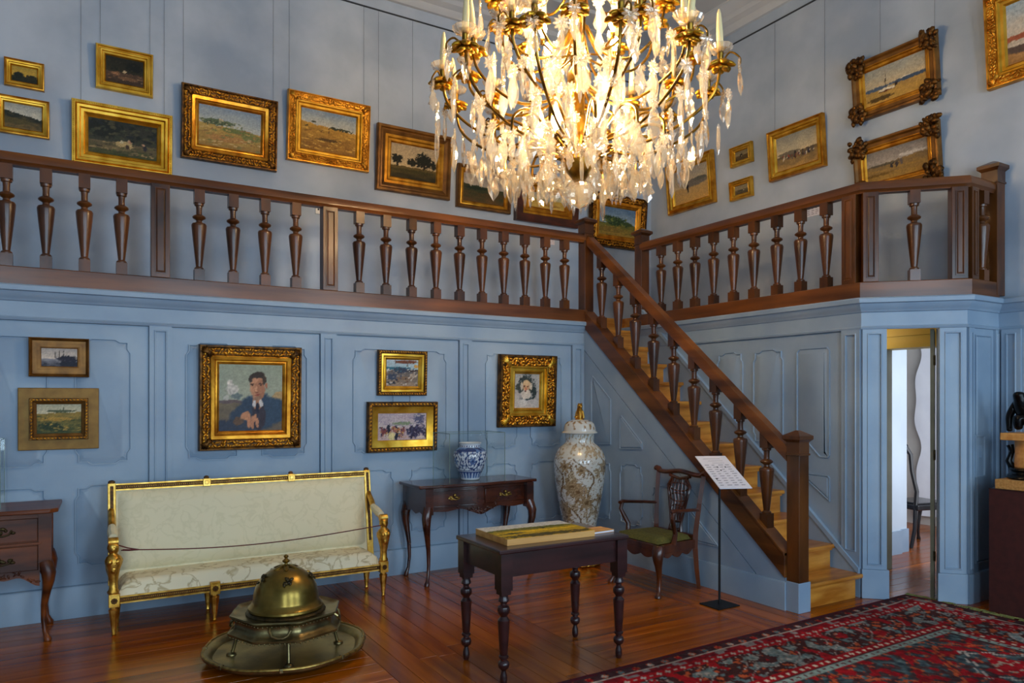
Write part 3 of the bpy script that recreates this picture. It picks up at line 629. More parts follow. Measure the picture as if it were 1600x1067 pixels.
picture('wide carved gilt frame around a golden field with distant trees', GU, ('U', 1.742, 2.57, 3.914, 4.58), T5, paint(6, ((120, 140, 156), (186, 184, 170)), ((176, 136, 60), (128, 92, 40)), .62, -.12, [(.7, .62, .2, .025, (58, 60, 40)), (.22, .7, .06, .025, (64, 64, 44)), (.5, .3, .26, .04, (84, 62, 30)), (.38, .5, .012, .04, (96, 70, 40)), (.5, .5, .012, .05, (96, 70, 40)), (.1, .58, .04, .02, (70, 62, 36))] + strokes(26, .5, .95, .58, .64, [(50, 54, 38), (70, 70, 50)], 9, (.008, .02), (.012, .03)) + strokes(80, 0, 1, .02, .55, [(190, 150, 70), (150, 112, 50), (120, 88, 40), (200, 164, 86)], 10, (.02, .07), (.006, .016))), .14, S_GCARVE, (.04, .95))
picture('brown gold frame with dark round trees against a pale evening sky', GU, ('U', 2.646, 3.492, 3.757, 4.431), T5, paint(7, ((168, 150, 120), (196, 172, 130)), ((92, 76, 34), (40, 36, 16)), .36, 0, [(.13, .55, .13, .14, (26, 26, 16), .7), (.13, .42, .02, .1, (30, 24, 14)), (.45, .5, .1, .13, (30, 30, 18), .8), (.7, .6, .2, .24, (24, 26, 16), .8), (.72, .42, .03, .12, (30, 24, 14)), (.92, .5, .12, .14, (28, 28, 18), .8), (.5, .24, .5, .05, (60, 54, 22))]), .165, S_BROWN, (.05, .5))
picture('green moorland picture partly hidden by the chandelier pendants', GU, ('U', 3.578, 4.263, 3.706, 4.177), T5, paint(8, ((140, 130, 120), (170, 160, 146)), ((44, 52, 28), (84, 62, 30)), .58, -.1, [(.3, .5, .3, .06, (30, 40, 24)), (.7, .3, .4, .08, (70, 56, 26))]), .085, S_OLIVE)
picture('dark wooden frame with gilt inner edge, golden meadow behind chandelier', GU, ('U', 4.327, 5.205, 3.653, 4.2), T5, paint(9, ((150, 150, 140), (180, 170, 130)), ((160, 130, 60), (190, 160, 84)), .56, 0, [(.4, .56, .2, .05, (80, 80, 40)), (.6, .2, .3, .1, (150, 112, 50))]), .19, S_WOOD)
picture('carved dark frame with green bush under blue sky, in wall corner', GU, ('U', 5.383, 6.27, 3.481, 4.14), T5, paint(10, ((86, 112, 138), (150, 164, 170)), ((96, 96, 44), (150, 120, 56)), .44, 0, [(.45, .52, .26, .17, (44, 62, 36), .6), (.22, .6, .14, .12, (60, 76, 46), .6), (.75, .46, .2, .08, (60, 74, 40)), (.3, .2, .4, .1, (120, 98, 46))] + strokes(60, .1, .75, .38, .66, [(50, 70, 40), (76, 92, 52), (34, 50, 30), (110, 116, 60)], 11, (.015, .04), (.015, .04)) + strokes(50, 0, 1, .02, .36, [(150, 124, 56), (110, 96, 44), (130, 112, 60)], 12, (.02, .05), (.008, .02))), .16, S_CARVE)
picture('small gilt framed picture almost covered by the chandelier crystals', GU, ('U', 5.556, 6.065, 4.255, 4.6), T5, paint(11, sky1, ((100, 90, 60), (70, 60, 40)), .5), .07, S_STEP)
picture('beach scene with dark figure, nearest the upper wall corner', GRR, ('R', 6.821, 6.054, 3.888, 4.496), T5, paint(12, ((150, 146, 136), (196, 176, 140)), ((178, 150, 104), (196, 156, 92)), .5, .14, [(.6, .52, .4, .12, (112, 106, 96)), (.4, .38, .03, .13, (30, 28, 32)), (.78, .6, .2, .06, (90, 90, 80))]), .105, S_STEP)
picture('tiny gilt picture, upper of the pair above the gallery rail', GRR, ('R', 5.82, 5.514, 4.213, 4.435), T5, paint(13, ((110, 100, 76), (140, 124, 90)), ((90, 74, 46), (70, 56, 34)), .5, 0, [(.45, .5, .12, .2, (40, 34, 24)), (.46, .42, .04, .06, (200, 180, 130))]), .062, S_STEPB)
picture('tiny gilt picture, lower of the pair above the gallery rail', GRR, ('R', 5.827, 5.513, 3.834, 4.05), T5, paint(14, ((130, 118, 96), (150, 136, 104)), ((110, 98, 72), (80, 70, 50)), .5, 0, [(.5, .4, .3, .08, (64, 58, 46)), (.65, .4, .05, .06, (180, 170, 150))]), .062, S_STEPB)
picture('gilt framed beach crowd painting hanging below the picture rail', GRR, ('R', 5.27, 4.599, 3.913, 4.434), T5, paint(15, ((132, 132, 122), (196, 180, 146)), ((96, 84, 66), (170, 136, 80)), .44, .06, [(.3, .46, .3, .06, (110, 100, 84)), (.45, .36, .035, .13, (36, 34, 34)), (.65, .36, .03, .1, (60, 50, 44)), (.78, .36, .03, .1, (44, 44, 56)), (.2, .36, .03, .08, (180, 166, 140)), (.3, .34, .02, .08, (150, 60, 44)), (.88, .38, .03, .1, (90, 80, 70)), (.55, .38, .02, .08, (190, 180, 160))] + strokes(34, .1, .95, .28, .42, [(40, 36, 36), (90, 80, 70), (200, 190, 170), (120, 60, 48), (60, 60, 76)], 13, (.006, .014), (.025, .06), .1)), .09, S_STEP, (.06, .96))
picture('white sailing boat on a beach, dark frame with carved corner cartouches', GRR, ('R', 4.281, 3.486, 4.222, 4.765), T7, paint(16, ((142, 146, 140), (190, 172, 138)), ((160, 130, 76), (176, 142, 72)), .40, .03, [(.75, .44, .4, .055, (62, 78, 98)), (.15, .42, .3, .05, (74, 90, 108)), (.36, .33, .15, .055, (216, 208, 184), .1), (.36, .29, .14, .02, (90, 50, 30)), (.35, .56, .008, .22, (60, 52, 44), .05), (.68, .5, .1, .014, (220, 212, 190), .1), (.52, .38, .035, .06, (40, 34, 34)), (.25, .12, .22, .07, (80, 62, 30))]), .115, S_CART, (.3, .93))
picture('beach with strolling figures, dark cornered frame cut off by gallery rail', GRR, ('R', 4.265, 3.469, 3.50, 4.0), T7, paint(17, ((112, 108, 104), (160, 150, 138)), ((120, 98, 66), (158, 124, 60)), .56, .1, [(.75, .66, .25, .05, (184, 176, 166)), (.42, .44, .03, .12, (40, 38, 44)), (.5, .44, .03, .12, (60, 54, 56)), (.58, .46, .025, .12, (90, 80, 76)), (.3, .5, .3, .04, (84, 76, 60)), (.15, .2, .3, .05, (110, 84, 36))]), .115, S_CART)
picture('rowing boat drawn up on sand, gilt frame cut by picture edge', GRR, ('R', 3.099, 2.15, 4.108, 4.87), T5, paint(18, ((150, 168, 178), (206, 186, 160)), ((178, 140, 92), (150, 110, 66)), .42, 0, [(.2, .28, .3, .14, (84, 70, 62), .2), (.2, .33, .26, .06, (190, 176, 156), .2), (.1, .42, .2, .05, (150, 84, 60), .2), (.7, .45, .4, .05, (80, 96, 110))]), .15, S_GCARVE)
# lower wall
picture('small dark gold box frame with bare trees beside still water', GL, ('L', -.292, .077, 1.7535, 2.032), T5 / 3, paint(21, ((168, 158, 150), (206, 192, 176)), ((150, 146, 148), (60, 62, 70)), .42, 0, [(.75, .45, .35, .18, (44, 44, 54), .6), (.5, .66, .02, .24, (70, 62, 60), .3), (.38, .6, .015, .2, (80, 72, 68), .3), (.62, .7, .015, .22, (76, 68, 66), .3), (.8, .15, .35, .18, (40, 44, 54)), (.12, .16, .04, .05, (50, 48, 54))]), .075, S_BOX)
t = picture('olive heath landscape in a small carved frame on wide gold board', GL, ('L', -.289, .072, 1.302, 1.601), T5 / 3, paint(22, ((178, 172, 146), (204, 194, 164)), ((148, 124, 66), (58, 68, 44)), .70, .06, [(.55, .76, .35, .05, (84, 92, 70)), (.6, .84, .015, .08, (80, 84, 66)), (.4, .5, .4, .07, (170, 134, 66)), (.3, .25, .3, .14, (48, 60, 42), .7), (.7, .3, .2, .08, (110, 104, 60))] + strokes(70, 0, 1, .05, .6, [(150, 128, 66), (84, 88, 52), (170, 140, 76), (60, 72, 46), (110, 104, 60)], 14, (.02, .06), (.01, .025))), .045, S_ROPED)
bd = rings(.495, .443, [(0, -.012), (0, .008), (.004, .012), (.075, .012), (.079, -.004)]); obj('mount_board', bd, 'board_gold', t, 0, label='wide flat gold board round the frame')
picture('large portrait of a man in a dark suit, arms folded', GL, ('L', .817, 1.611, 1.185, 2.023), T5 / 2, paint(23, ((148, 156, 138), (164, 168, 150)), ((124, 112, 92), (100, 92, 82)), .42, 0, [
    (.18, .44, .26, .03, (104, 92, 92), .2), (.17, .72, .05, .05, (206, 200, 190), .4), (.21, .62, .09, .09, (196, 192, 182), .5), (.28, .52, .09, .05, (112, 124, 122), .4), (.12, .5, .05, .04, (190, 188, 176)),
    (.95, .5, .12, .1, (176, 150, 110), .3), (.62, .28, .36, .3, (58, 74, 92), .12), (.86, .3, .3, .2, (60, 78, 96), .12), (.45, .22, .3, .18, (60, 74, 90), .15), (.2, .06, .4, .12, (62, 70, 84), .2), (.62, .22, .12, .24, (62, 58, 66), .2),
    (.60, .44, .085, .12, (168, 124, 98), .04), (.555, .415, .03, .055, (206, 202, 198), .05), (.655, .415, .03, .055, (206, 202, 198), .05), (.605, .34, .03, .08, (44, 48, 62), .05),
    (.60, .78, .14, .11, (56, 48, 42), .03), (.595, .655, .125, .19, (190, 142, 112), .03), (.745, .68, .022, .045, (170, 112, 88), .05), (.64, .62, .09, .16, (166, 118, 92), .1), (.60, .84, .13, .05, (58, 50, 44), .04), (.705, .77, .035, .085, (64, 56, 50), .04), (.485, .79, .03, .06, (64, 56, 50), .04),
    (.52, .70, .035, .014, (70, 52, 46), .05), (.64, .705, .04, .014, (70, 52, 46), .05), (.525, .675, .02, .010, (46, 38, 36), .05), (.645, .68, .022, .010, (46, 38, 36), .05), (.58, .63, .018, .05, (204, 156, 122), .05), (.585, .585, .03, .012, (130, 86, 70), .05), (.59, .548, .045, .011, (140, 74, 66), .05), (.60, .49, .07, .035, (150, 118, 98), .1),
    (.30, .15, .10, .07, (104, 84, 70), .3), (.42, .22, .09, .07, (188, 138, 106), .1), (.47, .14, .03, .10, (186, 134, 104), .05), (.52, .13, .028, .11, (182, 132, 104), .05), (.60, .12, .02, .09, (190, 140, 110), .05), (.56, .19, .03, .06, (186, 136, 106), .05)], rough=.006, grain=.1, asp=.95), .152, S_CARVE)
picture('carved frame with harbour promenade, above the market scene', GL, ('L', 2.292, 2.767, 1.6235, 2.031), T5 / 2, paint(24, ((176, 190, 196), (160, 184, 190)), ((96, 92, 92), (150, 132, 112)), .62, 0, [(.3, .68, .5, .05, (52, 104, 120)), (.6, .92, .4, .07, (110, 66, 46)), (.45, .6, .25, .12, (56, 64, 80), .6), (.1, .62, .08, .04, (200, 196, 188)), (.85, .6, .2, .05, (60, 44, 40)), (.92, .76, .08, .07, (206, 160, 90)), (.2, .35, .2, .12, (64, 74, 92), .7), (.6, .3, .3, .08, (128, 104, 84)), (.28, .84, .012, .2, (110, 110, 110)), (.66, .84, .012, .2, (110, 100, 90)), (.1, .12, .1, .06, (40, 46, 56)), (.85, .42, .12, .08, (176, 160, 140))] + strokes(60, 0, 1, .05, .6, [(64, 74, 92), (40, 44, 54), (150, 140, 130), (190, 180, 168), (110, 84, 66)], 15, (.015, .045), (.012, .04)) + strokes(24, 0, 1, .55, .72, [(46, 60, 74), (60, 110, 124), (206, 200, 190)], 16, (.02, .05), (.01, .02))), .085, S_ROPE)
picture('market crowd painting with broad flat gold mount, below harbour promenade', GL, ('L', 2.193, 2.867, 1.117, 1.568), T5 / 2, paint(25, ((176, 160, 168), (196, 182, 178)), ((176, 152, 158), (190, 166, 160)), .45, 0, [(.5, .62, .22, .07, (128, 140, 112), .5), (.85, .8, .12, .3, (92, 92, 116), .8), (.12, .3, .06, .16, (120, 66, 66), .5), (.22, .42, .04, .2, (44, 48, 62), .4), (.32, .38, .07, .14, (150, 96, 88), .5), (.28, .14, .08, .16, (214, 196, 140), .2), (.37, .16, .04, .16, (40, 42, 58), .3), (.42, .3, .04, .2, (176, 120, 72), .4), (.5, .34, .05, .15, (140, 84, 78), .5), (.7, .28, .08, .26, (46, 46, 66), .6), (.8, .3, .08, .22, (58, 50, 72), .6), (.92, .36, .1, .12, (60, 60, 84), .6), (.88, .1, .1, .05, (206, 190, 180)), (.58, .2, .03, .14, (190, 170, 170))] + strokes(80, .04, .62, .1, .5, [(120, 66, 60), (60, 48, 66), (176, 120, 100), (206, 190, 170), (44, 42, 60), (190, 150, 90)], 17, (.008, .02), (.02, .06), .2) + strokes(60, .6, 1, .1, .6, [(44, 42, 62), (80, 76, 100), (60, 50, 72), (150, 140, 150)], 18, (.01, .025), (.02, .07), .3) + strokes(50, 0, 1, .5, .98, [(196, 184, 184), (166, 150, 160), (210, 200, 190), (150, 140, 156)], 19, (.03, .08), (.01, .02)) + [(.28, .14, .07, .15, (220, 204, 150), .15), (.38, .15, .035, .15, (36, 38, 54), .2), (.22, .42, .03, .16, (40, 44, 58), .2)], asp=1.6), .105, S_ROPEMAT)
picture('study of a bearded old man in heavy leaf-carved gilt frame', GL, ('L', 3.524, 4.191, 1.3135, 2.03), T5 / 2, paint(26, ((168, 164, 158), (180, 176, 168)), ((172, 164, 160), (184, 178, 170)), .5, 0, [(.45, .66, .36, .33, (52, 60, 58), .7), (.15, .6, .12, .14, (60, 66, 62), .8), (.78, .5, .12, .22, (46, 54, 52), .8), (.48, .28, .28, .06, (44, 60, 62), .6), (.47, .66, .17, .18, (196, 158, 120), .1), (.47, .74, .15, .09, (208, 176, 136), .1), (.28, .64, .05, .14, (190, 178, 160), .3), (.66, .64, .06, .12, (196, 184, 164), .3), (.46, .40, .22, .15, (206, 194, 180), .25), (.38, .63, .05, .018, (92, 60, 48), .05), (.53, .63, .05, .018, (92, 60, 48), .05), (.45, .56, .035, .06, (190, 116, 90), .05), (.44, .49, .05, .022, (96, 44, 40), .05), (.35, .16, .2, .1, (196, 192, 186), .5)] + strokes(50, .1, .9, .3, .95, [(40, 50, 48), (70, 78, 74), (100, 104, 100)], 20, (.02, .05), (.01, .03))[:0], asp=.75), .19, S_LEAF)
# ================================================================ FURNITURE
def cabriole(mb, x, y, h, dx, dy, s=1.0, n=8):
    K = [(0, 0, .044), (.06, .012, .046), (.14, .028, .042), (.24, .026, .035), (.38, .010, .026), (.55, -.008, .0195), (.74, -.012, .0155), (.88, -.002, .014), (.94, .012, .018), (.975, .020, .024), (1, .022, .021)]
    return mb.tube([(x + dx * o * s, y + dy * o * s, h * (1 - f)) for f, o, r in K], [r * s for f, o, r in K], n)

# ---- sofa
so = thing('sofa', 'long gilt settee with cream damask seat and back', 'sofa', (1.17, 5.80, 0))
def sof(name, mb, m, par=None, **k):
    o = obj(name, mb, m, None, **k); o.parent = par or so; return o
HX = .955                                                # half length between leg centres
TS = Matrix.Translation
# back frame
tilt = Matrix.Translation((0, .10, .36)) @ Matrix.Rotation(R(-8), 4, 'X') @ Matrix.Translation((0, -.10, -.36))
def sofa_rail(z0, z1, d0, d1, x0, x1):
    L = [[(x, y, z) for y, z in ((d1, z0), (d0, z0), (d0, z0 + .010), (d0 + .008, z0 + .014), (d0 + .008, z1 - .014), (d0, z1 - .010), (d0, z1), (d1, z1))] for x in (x0, x1)]
    return MB().loops(L)
mb = sofa_rail(.935, .985, .075, .115, -HX, HX); mb.v = [tuple(tilt @ Vector(p)) for p in mb.v]; tr = sof('top_rail', mb, 'gilt_pale', smooth=0)
mb = MB()
for i in range(130): mb.ball((-HX + .03 + i * (2 * HX - .06) / 129, .082, .96), (.0045, .004, .006), 5, 3, tilt)
sof('beaded_inlay', mb, 'gilt_pale', tr, kind='stuff'); sof('dark_channel', MB().box(-HX, HX, .081, .084, .949, .971, tilt), 'gilt_deep', tr, smooth=0)
for x in (-HX / 3 - .0, HX / 3):
    o = sof('rail_block', MB().box(x - .028, x + .028, .068, .118, .93, .99, tilt).box(x - .014, x + .014, .064, .07, .946, .974, tilt), 'gilt_pale', tr, smooth=0, bevel=.003)
    sof('finial', MB().ball((x, .095, .998), (.02, .014, .016), 8, 5, tilt), 'gilt_deep', tr)
for s in (-1, 1):
    o = sof('back_stile', MB().box(s * HX - .026, s * HX + .026, .072, .118, .27, .99, tilt), 'gilt_pale', smooth=0, bevel=.003)
    sof('dark_channel', MB().box(s * HX - .011, s * HX + .011, .0705, .073, .40, .97, tilt), 'gilt_deep', o, smooth=0)
    sof('finial', MB().ball((s * HX, .095, .998), (.024, .018, .016), 8, 5, tilt), 'gilt_deep', o)
nx, ny = 40, 20; mb = MB()
for j in range(ny + 1):
    for i in range(nx + 1):
        u, v = i / nx, j / ny; e = min(1, 7 * min(u * 3, 3 - 3 * u, v, 1 - v)); mb.v.append(tuple(tilt @ Vector((-HX + .025 + u * (2 * HX - .05), .095 - .05 * math.sqrt(max(0, e)), .36 + v * .578))))
mb.f = [(j * (nx + 1) + i, j * (nx + 1) + i + 1, (j + 1) * (nx + 1) + i + 1, (j + 1) * (nx + 1) + i) for j in range(ny) for i in range(nx)]
sof('back_upholstery', mb, 'damask', smooth=60)
sof('back_cover', MB().box(-HX + .02, HX - .02, .085, .105, .30, .94, tilt), 'damask', smooth=0)
# seat
nx, ny = 60, 16; L = []
def seat_z(u, v): return .262 + .095 * min(1, (min(u, 1 - u) * 26) ** .5, (min(v, 1.15 - v) * 9) ** .5) + .012 * math.sin(math.pi * u) * math.sin(math.pi * v)
mb = MB()
for j in range(ny + 1):
    for i in range(nx + 1):
        u, v = i / nx, j / ny; mb.v.append((-HX + .02 + u * (2 * HX - .04), -.225 + v * .34, seat_z(u, v)))
n0 = len(mb.v); mb.f = [(j * (nx + 1) + i, j * (nx + 1) + i + 1, (j + 1) * (nx + 1) + i + 1, (j + 1) * (nx + 1) + i) for j in range(ny) for i in range(nx)]
sof('seat_cushion', mb, 'damask_seat', smooth=60)
sof('seat_bottom', MB().box(-HX + .02, HX - .02, -.22, .10, .235, .262), 'frame_wood', smooth=0)
sr = sof('seat_rail', sofa_rail(.212, .264, -.235, -.20, -HX + .03, HX - .03), 'gilt_pale', smooth=0)
mb = MB()
for i in range(150): mb.ball((-HX + .06 + i * (2 * HX - .12) / 149, -.229, .238), (.0045, .004, .006), 5, 3)
sof('beaded_inlay', mb, 'gilt_pale', sr, kind='stuff'); sof('dark_channel', MB().box(-HX + .03, HX - .03, -.2285, -.226, .226, .250), 'gilt_deep', sr, smooth=0)
def sofa_leg(x, y, front=True):
    mb = MB().lathe([(.011, 0), (.015, .012), (.012, .02), (.017, .06), (.023, .12), (.029, .165), (.031, .178), (.022, .186), (.022, .198)], 14, TS((x, y, 0)), wav=lambda a, z: 1 + .10 * abs(math.sin(a * math.pi * 7)))
    o = sof('leg', mb, 'gilt')
    if front:
        sof('leg_block', MB().box(x - .034, x + .034, y - .034, y + .034, .196, .285), 'gilt', o, smooth=0, bevel=.004)
        mb = MB()
        for k in range(8): a = k * math.pi / 4; mb.ball((x + .013 * math.cos(a), y - .036, .24 + .013 * math.sin(a)), (.008, .005, .008), 6, 4)
        mb.ball((x, y - .036, .24), .008, 6, 4); sof('rosette', mb, 'gilt_deep', o)
for x in (-HX, -.32, HX): sofa_leg(x, -.222)
sofa_leg(.32, -.222)
for x in (-HX + .03, -.32, .32, HX - .03): sofa_leg(x, .09, False)
for s in (-1, 1):
    x = s * (HX + .004)
    sof('arm_support', MB().tube([tilt @ Vector((x, .08, .80)), (x, .055, .73), (x, .01, .678), (x, -.09, .645), (x, -.19, .632)], [.020, .024, .024, .02, .02], 8), 'gilt')
    sof('arm_pad', MB().tube([(x, .03, .70), (x, -.02, .682), (x, -.09, .665), (x, -.165, .652)], [.022, .031, .033, .026], 10), 'damask')
    sof('arm_scroll', MB().tube([(x - .03, -.215, .632), (x + .03, -.215, .632)], .030, 12), 'gilt')
    # carved bust terminal standing on the leg block
    mb = MB().lathe([(.032, .285), (.037, .30), (.028, .315), (.027, .36), (.033, .41), (.043, .45), (.052, .485), (.054, .51), (.043, .535), (.028, .548), (.024, .556), (.030, .57), (.035, .59), (.033, .612), (.02, .625)], 14, TS((x, -.222, 0)), wav=lambda a, z: 1 + .09 * math.sin(a * 2 * math.pi * 5 + z * 40))
    for q in (-1, 1): mb.ball((x + q * .022, -.265, .505), (.02, .016, .02), 8, 5)
    mb.ball((x, -.248, .585), (.018, .012, .022), 8, 5); mb.ball((x, -.258, .45), (.02, .012, .03), 8, 5)
    sof('arm_terminal', mb, 'gilt', smooth=60)
rp = []
for i in range(33):
    t = i / 32; rp.append((-HX + .05 + t * (2 * HX - .075), -.245 + .0 * t, .578 - .055 * math.sin(math.pi * t) * (1 - .3 * t) - .02 * t * (1 - t)))
mb = MB().tube(rp, .0042, 6)
ro = tag(obj('barrier_cord', mb, 'rope_red'), 'thin dark red cord strung across the settee from arm to arm', 'cord'); ro.location = (1.17, 5.80, 0)
mb = MB().tube([(-HX + .03, -.19, .60), (-HX + .08, -.235, .585), (-HX + .15, -.245, .568)], .0042, 6); obj('cord_loop', mb, 'rope_red', ro)
mb = MB().tube([(-HX + .045, -.19, .565), (-HX + .09, -.24, .568), (-HX + .15, -.245, .568)], .0042, 6); obj('cord_loop', mb, 'rope_red', ro)

# ---- brass brazier on its tray
bz = thing('brazier', 'domed brass brazier with octagonal bowl standing on a round tray', 'brazier', (1.126, 4.640, 0))
def wavy(n, amp): return lambda a, z: 1 + amp * abs(math.sin(a * math.pi * n)) ** .6
WV = lambda a, z: 1 + .010 * math.cos(a * 2 * math.pi * 8)
obj('tray', MB().lathe([(.0, .030), (.40, .030), (.425, .034), (.44, .056), (.455, .066), (.475, .070), (.49, .064), (.488, .052), (.470, .050), (.452, .036), (.43, .018), (.20, .012), (0.0, .012)], 96, wav=WV), 'brass_old', bz, 40)
obj('tray_rim', MB().tube([(.482 * WV(k / 96, 0) * math.cos(2 * math.pi * k / 96), .482 * WV(k / 96, 0) * math.sin(2 * math.pi * k / 96), .067) for k in range(97)], .0095, 8), 'handle_brass', bz)
for k in range(8):
    a = (k + .5) * math.pi / 4 + .1; obj('tray_clip', MB().box(-.014, .014, -.011, .011, -.012, .014, Matrix.Rotation(a, 4, 'Z') @ TS((.476, 0, .062))), 'brass_old', bz, 0, .004)
for k in range(4):
    a = R(-101 + 90 * k); c = Vector((math.cos(a), math.sin(a), 0))
    obj('foot', MB().tube([c * .278 + Vector((0, 0, .178)), c * .292 + Vector((0, 0, .13)), c * .310 + Vector((0, 0, .06)), c * .318 + Vector((0, 0, .036))], [.016, .011, .010, .012], 10).lathe([(.0, .030), (.030, .030), (.030, .036), (.018, .046), (.006, .05)], 14, TS((c.x * .320, c.y * .320, 0))), 'brass_old', bz, 50)
W8 = lambda a, z: .28 * (math.cos(math.pi / 8) / math.cos(((a * 8) % 1 - .5) * math.pi / 4)) + .72 * (1 - .03 + .03 * abs(math.cos(a * math.pi * 8)) ** 6 * 2)
bw = obj('bowl', MB().lathe([(.22, .156), (.322, .160), (.340, .168), (.342, .182), (.326, .192), (.312, .200), (.300, .215), (.297, .248), (.300, .256), (.20, .258)], 96, wav=W8), 'brass_old', bz, 35)
fl_ = obj('bowl_flange', MB().lathe([(.19, .254), (.29, .254), (.312, .260), (.332, .278), (.328, .286), (.308, .277), (.29, .272), (.19, .270)], 96, wav=W8), 'brass_old', bz, 35)
mb = MB()
for k in range(72):
    a = 2 * math.pi * k / 72; w8 = W8(k / 72, 0); mb.ball((.300 * w8 * math.cos(a), .300 * w8 * math.sin(a), .252), .006, 5, 3); mb.ball((.340 * w8 * math.cos(a), .340 * w8 * math.sin(a), .164), .006, 5, 3)
obj('beading', mb, 'brass_old', bw, 60, kind='stuff')
for k in range(4):
    a = R(-20 + 90 * k); T = Matrix.Rotation(a, 4, 'Z') @ TS((.296, 0, .232))
    pts = [(0, -.06, .02), (.02, -.06, .005), (.03, -.045, -.022), (.03, -.015, -.034), (.03, .02, -.034), (.03, .045, -.022), (.02, .06, .005), (0, .06, .02)]
    obj('handle', MB().tube(pts, [.009, .009, .006, .008, .008, .006, .009, .009], 8, T), 'brass_old', bz)
obj('grate_ring', MB().lathe([(.20, .266), (.236, .268), (.240, .274), (.230, .286), (.21, .288), (.19, .287)], 64, wav=lambda a, z: 1 + .012 * math.cos(a * 2 * math.pi * 40)), 'brass_dark', bz, 50)
dm = obj('dome', MB().lathe([(.19, .287), (.222, .288), (.228, .296), (.226, .308), (.214, .316), (.208, .330), (.202, .336), (.198, .350), (.194, .39), (.182, .43), (.160, .47), (.130, .502), (.095, .527), (.055, .542), (.0, .546)], 64), 'brass_warm', bz, 40)
mb = MB()
for k in range(6):
    a = k * math.pi / 3 + .3; mb.ball((0, 0, 0), (.04, .016, .006), 8, 5, Matrix.Rotation(a, 4, 'Z') @ TS((.05, 0, .546)) @ Matrix.Rotation(R(18), 4, 'Y'))
mb.lathe([(.03, .54), (.03, .552), (.012, .558), (.009, .566), (.022, .575), (.024, .583), (.012, .592), (.008, .598), (.015, .606), (.014, .614), (.0, .622)], 16)
obj('knob', mb, 'brass_warm', dm, 50)
for k in range(5):
    a = R(-100 + 72 * k); T = Matrix.Rotation(a, 4, 'Z') @ TS((.150, 0, .487)) @ Matrix.Rotation(R(48), 4, 'Y'); mb = MB()
    for q in range(7): mb.ball((random.uniform(-.025, .025), random.uniform(-.025, .025), .004), (.016, .01, .006), 6, 4, T @ Matrix.Rotation(q, 4, 'Z'))
    obj('applied_ornament', mb, 'brass_dark', dm, 60)

# ---- dark table with turned legs
tb = thing('table', 'small dark table on turned legs below the chandelier', 'table', (2.455, 3.735, 0))
TX, TY = .46, .27
obj('table_top', MB().box(-TX, TX, -TY, TY, .735, .76), 'dark_wood', tb, 0, .006)
for s in (-1, 1):
    obj('apron', MB().box(-TX + .07, TX - .07, s * (TY - .035) - .011, s * (TY - .035) + .011, .60, .735), 'dark_wood', tb, 0, .002)
    obj('apron', MB().box(s * (TX - .045) - .011, s * (TX - .045) + .011, -TY + .06, TY - .06, .60, .735), 'dark_wood', tb, 0, .002)
lgm = None
for sx in (-1, 1):
    for sy in (-1, 1):
        if lgm is None:
            mb = MB().box(-.037, .037, -.037, .037, .53, .735).box(-.03, .03, -.03, .03, .505, .53)
            mb.lathe([(.012, 0), (.018, .01), (.021, .03), (.019, .055), (.013, .075), (.013, .082), (.028, .095), (.033, .112), (.030, .128), (.018, .138), (.018, .146), (.028, .152), (.028, .162), (.02, .168), (.023, .175), (.027, .24), (.033, .345), (.034, .362), (.026, .372), (.020, .382), (.022, .39), (.033, .402), (.036, .418), (.032, .436), (.018, .446), (.018, .458), (.03, .468), (.03, .48), (.024, .49), (.026, .506)], 20)
            lgm = o = obj('leg', mb, 'dark_wood', tb, 40)
        else: o = copy(lgm, tb)
        o.location = (sx * (TX - .05), sy * (TY - .042), 0)
bd = thing('picture_board', 'wooden painting panel lying on the dark table, yellow field on top', 'painting', (2.405, 3.745, .7605), R(-1.5))
obj('wooden_panel', MB().box(-.305, .305, -.20, .20, 0, .037), 'light_wood', bd, 0, .001)
fn = paint(31, ((196, 196, 190), (206, 202, 190)), ((150, 128, 20), (196, 160, 30)), .62, 0, [(.5, .62, .6, .09, (96, 96, 30), .6), (.5, .42, .5, .06, (206, 172, 30), .5), (.5, .12, .6, .12, (70, 62, 20), .8), (.62, .55, .04, .04, (30, 26, 30)), (.2, .36, .15, .05, (60, 60, 26))])
c = canvas(.61, .40, fn, bd, 0, 'painted_face'); c.data.transform(Matrix.Translation((0, 0, .0376)) @ Matrix.Rotation(R(-90), 4, 'X'))
bk = thing('booklet', 'thin pale booklet lying at the end of the dark table', 'booklet', (2.80, 3.655, .7605), R(4))
obj('pages', MB().box(-.095, .095, -.065, .065, .002, .012), 'paper', bk, 0); obj('cover', MB().box(-.097, .097, -.067, .067, .012, .0145).box(-.097, .097, -.067, .067, 0, .002), 'light_wood', bk, 0)

# ---- console table with two drawers
cn = thing('console_table', 'dark rosewood console table with two drawers below small paintings', 'console table', (3.07, 5.90, 0))
W, D, Ht = .56, .24, .855
def serp(x): return -D - .02 - .016 * math.cos(x / W * math.pi * 1.0) - .006 * math.cos(x / W * math.pi * 3)
front = [(-W + 2 * W * i / 40, 0) for i in range(41)]
outl = [(-W - .03, D - .02), (-W - .03, -D + .02)] + [(x * 1.05, serp(x)) for x, _ in front] + [(W + .03, -D + .02), (W + .03, D - .02)]
obj('table_top', MB().prism(outl, lambda a, b: (a, b, Ht - .026), lambda a, b: (a, b, Ht)), 'rosewood', cn, 50, .006)
inn = [(-W + .02, D - .03)] + [(x * .95, serp(x) + .05) for x, _ in front] + [(W - .02, D - .03)]
obj('body', MB().prism(inn, lambda a, b: (a, b, Ht - .215), lambda a, b: (a, b, Ht - .026)), 'rosewood', cn, 50)
